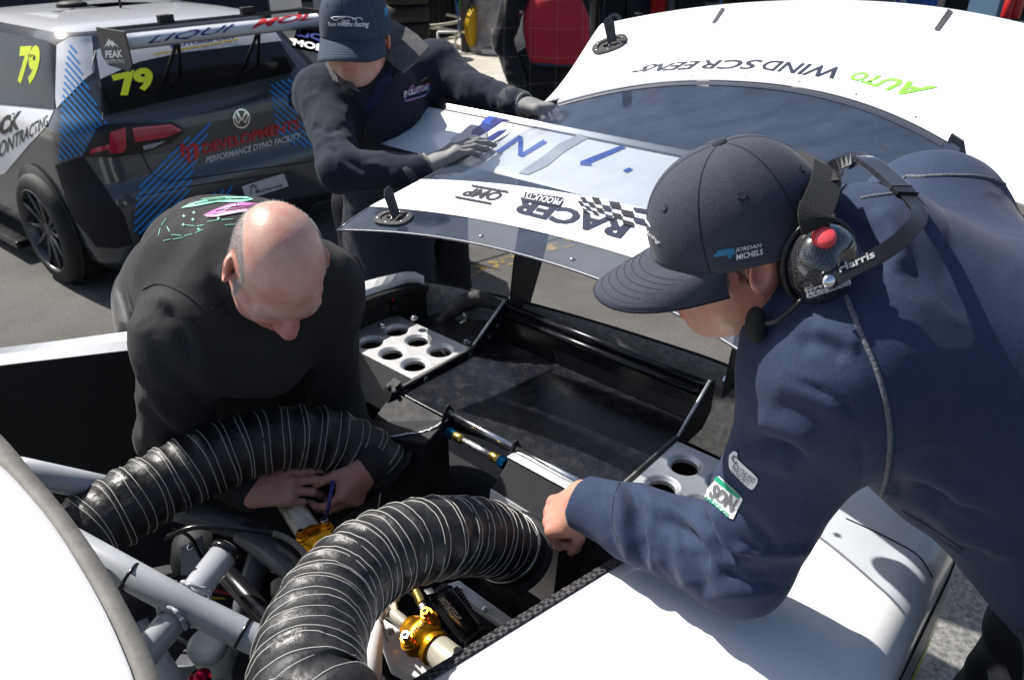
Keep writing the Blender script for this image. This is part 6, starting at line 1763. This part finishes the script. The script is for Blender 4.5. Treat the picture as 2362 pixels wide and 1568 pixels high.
# stripes
def stripes(region, d, step, wid, off=.0042):
    Pg = np.array(region, float); d = np.array(d, float) / np.hypot(*d); n = np.array([-d[1], d[0]])
    s = Pg @ n; c = Pg.mean(0)
    for v in np.arange(s.min() + step / 2, s.max(), step):
        ts = []
        for i in range(len(Pg)):
            a, b2 = Pg[i] @ n - v, Pg[(i + 1) % len(Pg)] @ n - v
            if (a < 0) != (b2 < 0): ts.append(float((Pg[i] + (Pg[(i + 1) % len(Pg)] - Pg[i]) * a / (a - b2)) @ d))
        ts.sort()
        for t0, t1 in zip(ts[::2], ts[1::2]):
            if t1 - t0 < 25: continue
            q = [d * t0 + n * (v - wid / 2), d * t1 + n * (v - wid / 2), d * t1 + n * (v + wid / 2), d * t0 + n * (v + wid / 2)]
            k = max(2, int((t1 - t0) / 60))
            V2 = [q[0] + (q[1] - q[0]) * i / k for i in range(k + 1)] + [q[3] + (q[2] - q[3]) * i / k for i in range(k + 1)]
            F2 = [[i, i + 1, k + 2 + i, k + 1 + i] for i in range(k)]
            lay('livery_stripe', [(x / zk, y / zk) for x, y in V2], F2, lambda x, y: (x, y), bvv, vblue, vw, off)
stripes([(520, 270), (600, 560), (740, 850), (780, 890), (640, 1100), (420, 1170), (440, 900), (450, 740), (480, 440)], (150, 175), 34, 13)
stripes([(1290, 1040), (1520, 880), (1480, 1000), (1400, 1200), (1370, 1330), (1340, 1565), (960, 1700), (980, 1400), (1010, 1340), (1100, 1230)], (1, -1.02), 38, 15)
stripes([(1400, 1440), (1680, 1340), (1600, 1480), (1400, 1520)], (1, -1.5), 38, 14)
stripes([(1940, 620), (2060, 570), (2140, 610), (2150, 850), (2300, 1080), (2120, 1050), (1990, 950)], (1, .85), 36, 13)
# tail lamps
tl_ = vpatch('tail_lamp', [(605, 1130), (640, 1040), (700, 930), (760, 905), (1240, 880), (1300, 915), (1325, 950), (1230, 1030), (1010, 1110), (800, 1135)], lampdark, .012)
vpatch('lamp_lens', [(780, 1105), (790, 955), (900, 922), (905, 1060), (880, 1100)], lampred, .014, 2, tl_)
vpatch('lamp_lens', [(945, 925), (1220, 900), (1300, 940), (1200, 988), (970, 1025)], lampred, .014, 2, tl_)
vpatch('lamp_lens', [(660, 1075), (780, 1040), (780, 1075), (650, 1110)], lampred, .014, 2, tl_)
vpatch('lamp_lens', [(1020, 1050), (1190, 1015), (1100, 1065), (1030, 1080)], mat('lamp_clear', (.3, .3, .3), .15), .014, 2, tl_)
vpatch('lamp_strip', [(945, 925), (1220, 898), (1302, 940), (1284, 946), (1215, 914), (948, 942)], mat('lamp_glow_strip', (.62, .10, .14), .2), .0155, 2, tl_)
tl2 = vpatch('tail_lamp', [(2080, 690), (2110, 655), (2260, 610), (2330, 650), (2300, 770), (2090, 775)], lampdark, .012)
vpatch('lamp_lens', [(2095, 700), (2160, 670), (2250, 640), (2250, 720), (2110, 745)], lampred, .014, 2, tl2)
# badge
def disc(cx, cy, r): return [(cx + r * .93 * math.cos(t), cy + r * 1.08 * math.sin(t)) for t in np.linspace(0, 2 * math.pi, 32, endpoint=False)]
bd = vpatch('badge', disc(1735, 857, 66), chrome, .008, 1)
vpatch('badge_field', disc(1735, 857, 55), vgrey, .0095, 1, bd)
for q in ([(1695, 815), (1712, 812), (1735, 868), (1727, 872)], [(1772, 808), (1756, 812), (1735, 868), (1742, 870)], [(1682, 842), (1695, 838), (1712, 893), (1703, 893)], [(1703, 893), (1712, 895), (1735, 856), (1729, 846)],
          [(1729, 846), (1736, 846), (1764, 885), (1757, 890)], [(1757, 890), (1766, 886), (1783, 830), (1775, 828)]):
    vpatch('badge_bar', q, chrome, .0105, 1, bd)
letter('DEVELOPMENTS', zp((1465, 1115), (2155, 930), (2150, 855), (1450, 1040)), bvv, vred, vw, .03, off=.0055)
letter('PERFORMANCE DYNO FACILITY', zp((1480, 1180), (2165, 1000), (2165, 955), (1478, 1135)), bvv, vwhite, vw, .02, .15, off=.0055)
for q in ([(1292, 1040), (1318, 1032), (1330, 1150), (1305, 1120)], [(1322, 1052), (1352, 1062), (1352, 1088), (1325, 1078)], [(1340, 1065), (1362, 1070), (1372, 1180), (1348, 1170)], [(1360, 1048), (1395, 1022), (1398, 1048), (1362, 1076)], [(1390, 1030), (1425, 1048), (1432, 1130), (1396, 1168)],):
    vpatch('emblem', q, vred, .0055, 2)
pl = vpatch('plate_sticker', [(1738, 1342), (2040, 1250), (2075, 1340), (1772, 1440)], vwhite, .006, 2)
letter('McDermid', zp((1840, 1395), (2030, 1345), (2026, 1320), (1836, 1372)), bvv, ink, pl, .01, off=.008)
for pth in ([(1800, 1400), (1815, 1335), (1850, 1370)], [(1790, 1350), (1820, 1330), (1845, 1345)]):
    v, f = wire_on(zp(*pth), bvv, .002, 14, .008, 5); mk('plate_mark', v, f, grey_plate, pl)
for pth in ([(945, 920), (1000, 1060), (1085, 1235), (1130, 1275), (1250, 1305), (1700, 1240), (2250, 1165)], [(690, 370), (668, 500), (725, 620), (745, 880)], [(980, 1420), (1400, 1340), (2100, 1240)]):
    v, f = wire_on(zp(*pth), bvv, .004, 60, .001, 6); mk('panel_gap', v, f, ink_black, vw)
vpatch('lower_bumper', [(1000, 1640), (2400, 1380), (2400, 1560), (1000, 1800)], black_metal, .004)
# wheels
def wheel(x, y):
    c = VP(x, y, .315)
    w = mk('wheel', *lathe([(-.11, .20), (-.12, .27), (-.10, .312), (.08, .315), (.105, .30), (.115, .265), (.112, .238)], c, -vl if x < 0 else vl, 40, False), tyre, vw)
    sx = -vl if x < 0 else vl
    mk('rim', *lathe([(.112, .24), (.118, .236), (.105, .228), (.04, .22)], c, sx, 36, False), rimm, w)
    mk('hub', *lathe([(.03, .07), (.07, .06), (.085, .035)], c, sx, 24), rimm, w)
    mk('brake', *lathe([(.0, .218), (.01, .218)], c, sx, 30), tyre, w)
    for k in range(10):
        a = k / 10 * 2 * math.pi; d_ = Z3 * math.sin(a) + vf * math.cos(a)
        mk('spoke', *tube([c + sx * .075 + d_ * .04, c + sx * .095 + d_ * .23], .012, 6), rimm, w)
    mk('wheel_arch', *lathe([(.058, .35), (.062, .35)], c + sx * .0 + Z3 * .015, sx, 36), black_metal, vw)
for x in (-.86, .86):
    for y in (.60, 3.25): wheel(x, y)
mk('side_skirt', *box(VP(-.93, 2.1, .10), vl, vf, Z3, .04, 1.0, .025), black_gloss, vw, smooth=False, bevel=.01)
vpatch('wheel_exit', [(400, 1190), (600, 1130), (720, 1300), (900, 1560), (960, 1760), (840, 1790), (700, 1780), (520, 1560)], black_metal, .004)
# roof bits
mk('roof_vent', *lathe([(0, .09), (.02, .085), (.03, .06)], VP(-.2, 1.3, 1.372), Z3, 20), black_metal, vw)
mk('roof_antenna', *tube([VP(-.05, 1.0, 1.36), VP(-.05, .99, 1.47)], .008, 8), black_metal, vw)
# rear wing on posts
wrw = []
wprof = [(0, 0), (.01, .012), (.05, .02), (.14, .016), (.22, .004), (.225, 0), (.14, -.016), (.05, -.032), (.01, -.02)]
for x in np.linspace(-.555, .66, 12):
    wrw.append([VP(x, .0 + (c_) * .9, 1.315 + h_ * 1.4) for c_, h_ in wprof])
Vw2 = np.array(wrw).reshape(-1, 3); Fw2 = gridf(12, len(wprof), True) + [list(range(len(wprof))), [11 * len(wprof) + j for j in range(len(wprof))][::-1]]
vwing = mk('rear_wing', Vw2, Fw2, vwhite, vw, keep=True)
mk('wing_flap', *box(VP(.05, .17, 1.360), vl, vf, Z3, .60, .03, .006), black_gloss, vwing, smooth=False, bevel=.003)
for x in (-.56, .67):
    pl_ = [VP(x, -.06, 1.22), VP(x, -.02, 1.18), VP(x, .19, 1.19), VP(x, .24, 1.23), VP(x, .23, 1.37), VP(x, -.06, 1.37)]
    epl = mk('end_plate', *prism(pl_, -vl * .008), mat('plate_grey', (.04, .04, .042), .4) if x < 0 else black_metal, vwing, smooth=False, bevel=.002, keep=True)
    if x < 0:
        be = bvh_of([epl])
        letter('PEAK', zp((768, 420), (890, 415), (885, 362), (760, 368)), be, ink_white, epl, .03, off=.003)
        letter('PROTECTIVE', zp((772, 458), (905, 458), (900, 430), (770, 432)), be, grey_w, epl, .02, off=.003)
        patch('peak_mark', zp((755, 345), (790, 280), (800, 300), (812, 295), (868, 350), (830, 325), (815, 345), (800, 320), (785, 345), (780, 325)), be, ink_white, epl, 1, .003)
bw = bvh_of([vwing])
letter('LIQUI', [(338, 104), (535, 76), (541, 57), (346, 85)], bw, mat('wing_text_navy', (.01, .02, .16), .4), vwing, .022, .35, off=.004, sub=2)
letter('MOLY', [(578, 67), (775, 39), (780, 21), (586, 48)], bw, vred, vwing, .022, .35, off=.004, sub=2)
for x in (-.22, .28):
    for dx in (-.05, .05):
        mk('wing_post', *tube([VP(x, .09, 1.295), VP(x + dx, .24, 1.06)], .010, 8), black_metal, vwing)
    mk('wing_bracket', *box(VP(x, .18, 1.38), vl, vf, Z3, .04, .02, .022), black_metal, vwing, smooth=False, bevel=.004)
letter('MOTORSPORT', zp((1230, 355), (1700, 285), (1695, 255), (1225, 325)), bvv, mat('motorsport_navy', (.02, .03, .2), .4), vw, .04, off=.006)
vpatch('livery_stripe', [(1110, 395), (1715, 285), (1720, 295), (1115, 405)], mat('tailgate_yellow', (.55, .38, .03), .4), .006, 2)
# sign hanging off the far end
sg = mk('hanging_sign', *prism([U(x / zk, y / zk, 1.25) + np.array([0, 0, z_]) for x, y, z_ in ((2140, 205, 0), (2480, 270, 0))] + [U(x / zk, y / zk, 1.25) + np.array([0, 0, z_]) for x, y, z_ in ((2440, 420, .0), (2100, 345, 0))], np.array([0, .01, 0])), vwhite, None, label='white and red hanging oil sponsor board beside the grey hatchback wing', cat='sign', keep=True, smooth=False)
bs_ = bvh_of([sg])
patch('sign_panel', zp((2118, 280), (2480, 355), (2440, 415), (2103, 340)), bs_, vred, sg, 1, .003)
letter('LIQUI', zp((2135, 275), (2430, 335), (2440, 285), (2150, 220)), bs_, mat('sign_navy', (.01, .02, .16), .4), sg, .04, off=.005)
letter('MOLY', zp((2112, 335), (2400, 400), (2410, 350), (2120, 288)), bs_, ink_white, sg, .04, off=.006)

# ================================================================== what stands behind
dk = mat('dark_navy_panel', (.012, .016, .035), .45, var=.2, vs=2); dkk = mat('dark_interior', (.010, .010, .011), .8, var=.4, vs=3)
redp = mat('red_paint', (.42, .01, .012), .4); greyp = mat('grey_pipe', (.25, .26, .28), .45); greym = mat('grey_container', (.13, .13, .13), .6, var=.2, vs=4)
whitep = mat('white_plastic', (.72, .72, .71), .5); yelp = mat('yellow_plastic', (.62, .38, .01), .35); bluep = mat('blue_strap', (.02, .08, .35), .6)
def gp(x, y, z=0): return U(x, y, z)
# pit garage wall
gar = thing('garage_building', 'dark open pit garage front running behind the cars', 'building', (3, 17.5, 0))
mk('back_wall', *wbox(-14, 16, 20.5, 20.7, 0, 4.5), dkk, gar, smooth=False)
mk('roof', *wbox(-14, 16, 16.5, 20.8, 4.5, 4.7), dk, gar, smooth=False)
for x in (-8, -4, 7.5, 12):
    mk('column', *wbox(x, x + .35, 16.6, 16.95, 0, 4.5), greyp, gar, smooth=False, bevel=.02)
mk('header', *wbox(-14, 16, 16.5, 16.7, 3.6, 4.5), dk, gar, smooth=False)
# trailer far left
trl = thing('race_trailer', 'dark navy race trailer with a red stripe behind the hatchback', 'trailer', (-5.2, 9.5, 0))
mk('body', *box((-6.0, 9.6, 2.0), N(np.array([1, .35, 0])), N(np.array([-.35, 1, 0])), Z3, 3.0, 1.2, 1.6), dk, trl, smooth=False, bevel=.05)
mk('stripe', *prism([np.array([-5.0, 8.72, 1.2]), np.array([-4.75, 8.80, 1.2]), np.array([-5.4, 8.58, 2.4]), np.array([-5.65, 8.50, 2.4])], (0.003, -.01, 0)), redp, trl, smooth=False)
for x in (-7.4, -6.6): mk('wheel', *lathe([(-.1, .3), (-.1, .38), (.1, .38), (.1, .3)], (x, 8.0 + (x + 6) * .35, .38), (-.33, .94, 0), 24), tyre, trl)
# white van behind the hatchback
van = thing('white_van', 'white van with dark windows parked behind the hatchback roof', 'van', (-5.0, 12, 0))
mk('body', *prism([np.array([-7.40, 11.6, .35]), np.array([-7.40, 11.6, 1.5]), np.array([-7.00, 11.6, 2.2]), np.array([-4.30, 11.6, 2.2]), np.array([-3.90, 11.6, 1.3]), np.array([-3.40, 11.6, 1.1]), np.array([-3.40, 11.6, .35])], (0, 1.8, 0)), whitep, van, smooth=False, bevel=.06)
mk('window', *prism([np.array([-6.20, 11.59, 1.1]), np.array([-6.20, 11.59, 1.85]), np.array([-4.90, 11.59, 1.85]), np.array([-4.50, 11.59, 1.1])], (0, -.012, 0)), vglass, van, smooth=False)
mk('bumper', *wbox(-7.5, -3.3, 11.52, 11.6, .3, .55), greym, van, smooth=False, bevel=.02)
for x in (-6.6, -4.1): mk('wheel', *lathe([(-.1, .2), (-.1, .33), (.1, .33), (.1, .2)], (x, 11.62, .33), (0, 1, 0), 24), tyre, van)
# silver parts trolley with white panels
# tyre stack with a sticker on top
ts = gp(945, 128)
for k in range(4):
    t_ = thing('race_slick', ('slick race tyre with white sidewall marking on top of the stack' if k == 3 else 'slick race tyre lying under the marked top one of its stack'), 'tyre', ts + Z3 * (.245 * k) * .98, group='race tyres stacked behind the capped man')
    mk('tread', *lathe([(0, .19), (.01, .30), (.05, .33), (.19, .33), (.23, .30), (.24, .19)], ts + Z3 * (.245 * k) * .98, Z3, 36), tyre, t_)
    if k == 3: mk('sidewall_marking', *lathe([(.241, .20), (.243, .20), (.243, .27), (.241, .27)], ts + Z3 * (.245 * k) * .98, Z3, 36), whitep, t_)
# added gazebo: its unseen canopy is placed to shade the asphalt behind the car
gz = thing('added_gazebo', 'added pit gazebo with an unseen dark canopy shading the ground behind the race car', 'gazebo', (0, 9, 0))
cx0, cx1, cy0, cy1, cz = -2.9, 3.4, 7.2, 10.4, 2.75
apex = np.array([(cx0 + cx1) / 2, (cy0 + cy1) / 2, 3.5])
cor4 = [np.array([x_, y_, cz]) for x_, y_ in ((cx0, cy0), (cx1, cy0), (cx1, cy1), (cx0, cy1))]
mk('canopy', cor4 + [apex] + [c_ - Z3 * .25 for c_ in cor4], [[0, 1, 4], [1, 2, 4], [2, 3, 4], [3, 0, 4]] + [[i, 5 + i, 5 + (i + 1) % 4, (i + 1) % 4] for i in range(4)], dk, gz, smooth=False, solid=.004)
for i_, c_ in enumerate(cor4):
    if i_ != 3: mk('leg', *tube([np.array([c_[0], c_[1], 0]), c_], .025, 10), greyp, gz)
# gazebo pole and black cloth
b0 = gp(1010, 105)
mk('gazebo_pole', *tube([b0, b0 + np.array([-.02, 0, 2.6])], .028, 10), mat('pole_white', (.55, .54, .50), .4), None, label='thin white gazebo pole standing beside black cloth', cat='pole')
c0 = gp(960, 118); c1 = gp(1052, 118)
rows = []
for i in range(24):
    t = i / 23
    rows.append([c0 + (c1 - c0) * t + np.array([0, .5 + .05 * math.sin(i * 1.9), z_ + .1]) for z_ in (0, .4, .9, 1.6, 2.4)])
mk('black_cloth', *grid(rows), black_cl, None, label='black cloth hanging between tyres and the grey post', cat='cloth')
# grey post with blue strap
pb = gp(1075, 120)
po = mk('steel_post', *box(pb + Z3 * 1.3, X3, Y3, Z3, .075, .075, 1.3), mat('post_grey', (.06, .06, .062), .5), None, label='dark grey square post with a blue strap', cat='post', smooth=False, bevel=.01)
mk('strap', *tube(spline([pb + np.array([-.16, -.15, 1.4]), pb + np.array([-.13, -.15, .8]), pb + np.array([-.06, -.12, .2])], 14), .014, 6), bluep, po)
mk('strap', *tube(spline([pb + np.array([.0, -.12, 1.3]), pb + np.array([-.05, -.12, .9]), pb + np.array([-.09, -.12, .6])], 14), .010, 6), mat('green_strap', (.01, .18, .08), .6), po)
# yellow reel
yb = gp(1103, 122)
mk('yellow_reel', *lathe([(-.05, .0), (-.05, .30), (-.03, .33), (.0, .26), (.03, .33), (.05, .30), (.05, .0)], yb + np.array([.0, .05, .36]), N(np.array([1, -.6, 0])), 30), yelp, None, label='bright yellow plastic hose reel beside the wrapped pallet', cat='reel')
# wrapped pallet
film = mat('grey_wrap', (.30, .29, .30), .3, var=.35, vs=5, coat=.4, bump=.6, bs=14, bdist=.03)
wp0, wp1 = gp(1118, 128), gp(1200, 132)
wc = (wp0 + wp1) / 2
V, F = skin([ell(wc + np.array([.1, .5, .75]), np.eye(3), (.55, .5, .95), .05), cone(wc + np.array([-.2, .4, .1]), wc + np.array([.5, .4, .1]), .3, .3, .1)], .035)
V = rumple(V, F, .03, 5, 61); V[:, 2] = np.maximum(V[:, 2], .006)
pal = mk('wrapped_pallet', V, F, film, None, label='pallet load wrapped in shiny grey plastic film', cat='pallet', keep=True)
bp2 = bvh_of([pal])
patch('wrap_label', [(1133, 65), (1182, 68), (1182, 102), (1133, 95)], bp2, whitep, pal, 3, .006)
tb0, tb1 = gp(1113, 128), gp(1186, 133)
mk('white_tube', *tube([tb0 + Z3 * .05, tb1 + Z3 * .05], .05, 12), whitep, None, label='white plastic tube lying on the concrete before the wrapped pallet', cat='tube')
cb = [gp(1058, 118) + np.array([.35 * math.cos(t) - .3, .25 * math.sin(t), .03 + .008 * k]) for k, t in enumerate(np.linspace(0, 4.4 * math.pi, 60))]
mk('coiled_hose', *tube(cb, .022, 6), mat('cream_hose', (.5, .47, .38), .5), None, label='cream hose coiled on the ground by the grey post', cat='hose')
crt = gp(1010, 125)
cr_ = mk('wire_trolley', *tube([crt + np.array([0, .1, .3]), crt + np.array([.55, .1, .3])], .02, 6), whitep, None, label='low white wire trolley at the foot of black cloth', cat='trolley')
for dx in (0, .27, .55): mk('trolley_leg', *tube([crt + np.array([dx, .1, .02]), crt + np.array([dx, .1, .3])], .018, 6), whitep, cr_)
# right hand side: cabinets, red and grey columns in front of the garage
def cab(name, x0, x1, d, z1, m_, label, cat, drawers=0):
    a = D(x0, 60, d); b2 = D(x1, 60, d); y_ = a[1]
    o = mk(name, *wbox(a[0], b2[0], y_, y_ + .6, 0.0, z1), m_, None, label=label, cat=cat, smooth=False, bevel=.015)
    for k in range(drawers):
        z_ = z1 * (.35 + .6 * k / drawers)
        mk('drawer', *wbox(a[0] + .04, b2[0] - .04, y_ - .014, y_ - .004, z_, z_ + z1 * .5 / drawers), m_, o, smooth=False, bevel=.004)
        mk('handle', *wbox(a[0] + .1, b2[0] - .1, y_ - .034, y_ - .016, z_ + z1 * .3 / drawers, z_ + z1 * .34 / drawers), steel, o, smooth=False)
    return o
cab('banner_stand', 1372, 1440, 8.4, 1.9, dkk, 'black printed banner stand behind the person in red', 'banner')
cab('tool_cabinet', 1440, 1502, 8.6, 1.7, dk, 'tall dark blue tool cabinet left of the red column', 'cabinet', 5)
rc0 = D(1516, 40, 8.2)
mk('red_column', *tube([np.array([rc0[0], rc0[1], 0]), np.array([rc0[0], rc0[1], 3.0])], .085, 20), redp, None, label='glossy red round column in front of the garage', cat='column')
gc0 = D(1545, 40, 8.3)
mk('grey_pipe', *tube([np.array([gc0[0], gc0[1], 0]), np.array([gc0[0], gc0[1], 3.0])], .05, 14), greyp, None, label='slim grey pipe standing right beside the red column', cat='pipe')
hs = spline([D(1400, -40, 7.6), D(1388, 20, 7.6), D(1392, 80, 7.6), D(1408, 110, 7.6), D(1425, 140, 7.6)], 30)
mk('black_hose', *tube(hs, .028, 8), black_gloss, None, label='thick black hose hanging in front of banner stand', cat='hose')
hk = D(1416, 50, 7.9)
mk('wall_hook', *tube([hk + Z3 * (.0) + np.array([.06 * math.cos(t), 0, .06 * math.sin(t)]) for t in np.linspace(0, math.pi, 12)] + [hk + np.array([-.06, 0, -.25])], .02, 8), greyp, None, label='pale grey hook shaped pipe end beside the black hose', cat='hook')
cab('tool_cabinet', 1562, 1600, 8.8, 1.6, dkk, 'narrow black tool cabinet right of the grey pipe', 'cabinet', 4)
bt = D(1598, 15, 8.0)
mk('white_bottle', *lathe([(0, .05), (.02, .06), (.22, .06), (.26, .03), (.30, .03), (.31, .0)], bt - Z3 * .15, N(np.array([.25, 0, -1])), 16), whitep, None, label='white plastic bottle hung on the dark cabinet side', cat='bottle')
st_ = mk('support_stand', *wbox(bt[0] - .15, bt[0] + .15, bt[1] + .08, bt[1] + .2, 0, 1.35), dkk, None, label='black support stand behind the white bottle', cat='stand', smooth=False, bevel=.01)
bs0 = D(1660, 0, 7.9)
mk('blue_cable', *tube([np.array([bs0[0], bs0[1], 2.2]), np.array([bs0[0] + .02, bs0[1], .2])], .012, 8), mat('cable_blue', (.01, .17, .42), .5), None, label='thin bright blue cable hanging behind the hatch lid', cat='cable')
cab('fuel_rig', 1680, 1850, 8.6, 1.5, dkk, 'wide black fuel rig cabinet behind the hatch lid', 'cabinet', 3)
cab('storage_case', 1860, 2050, 9.2, 1.45, greym, 'dark grey storage case behind the lid centre', 'case', 2)
cab('blue_crate', 2110, 2150, 8.4, 1.45, bluep, 'small blue crate among black garage gear', 'crate')
cab('storage_case', 2165, 2385, 9.0, 1.5, dkk, 'black storage case carrying two red bottles', 'case', 2)
for x in (2360 - 4, 2380 - 4):
    q = D(x * .9875, 14, 7.8)
    mk('red_bottle', *lathe([(0, .045), (.02, .05), (.16, .05), (.20, .025), (.24, .025)], q - Z3 * .12, Z3, 14), redp, None, label=('slim red bottle standing nearer the steel blue cabinet' if x > 2360 else 'slim red bottle standing nearer the blue crate'), cat='bottle', group='red bottles by the case')
cab('steel_cabinet', 2290, 2330, 8.2, 1.4, mat('steel_blue', (.06, .11, .17), .4), 'steel blue cabinet at the end of the garage gear', 'cabinet')
ps = D(2350, 30, 7.6)
mk('weighted_cone', *lathe([(0, .16), (.03, .16), (.05, .12), (.20, .06), (.28, .03)], np.array([ps[0], ps[1], .0]), Z3, 20), greym, None, label='grey weighted cone standing on concrete by the blue cabinet', cat='cone')
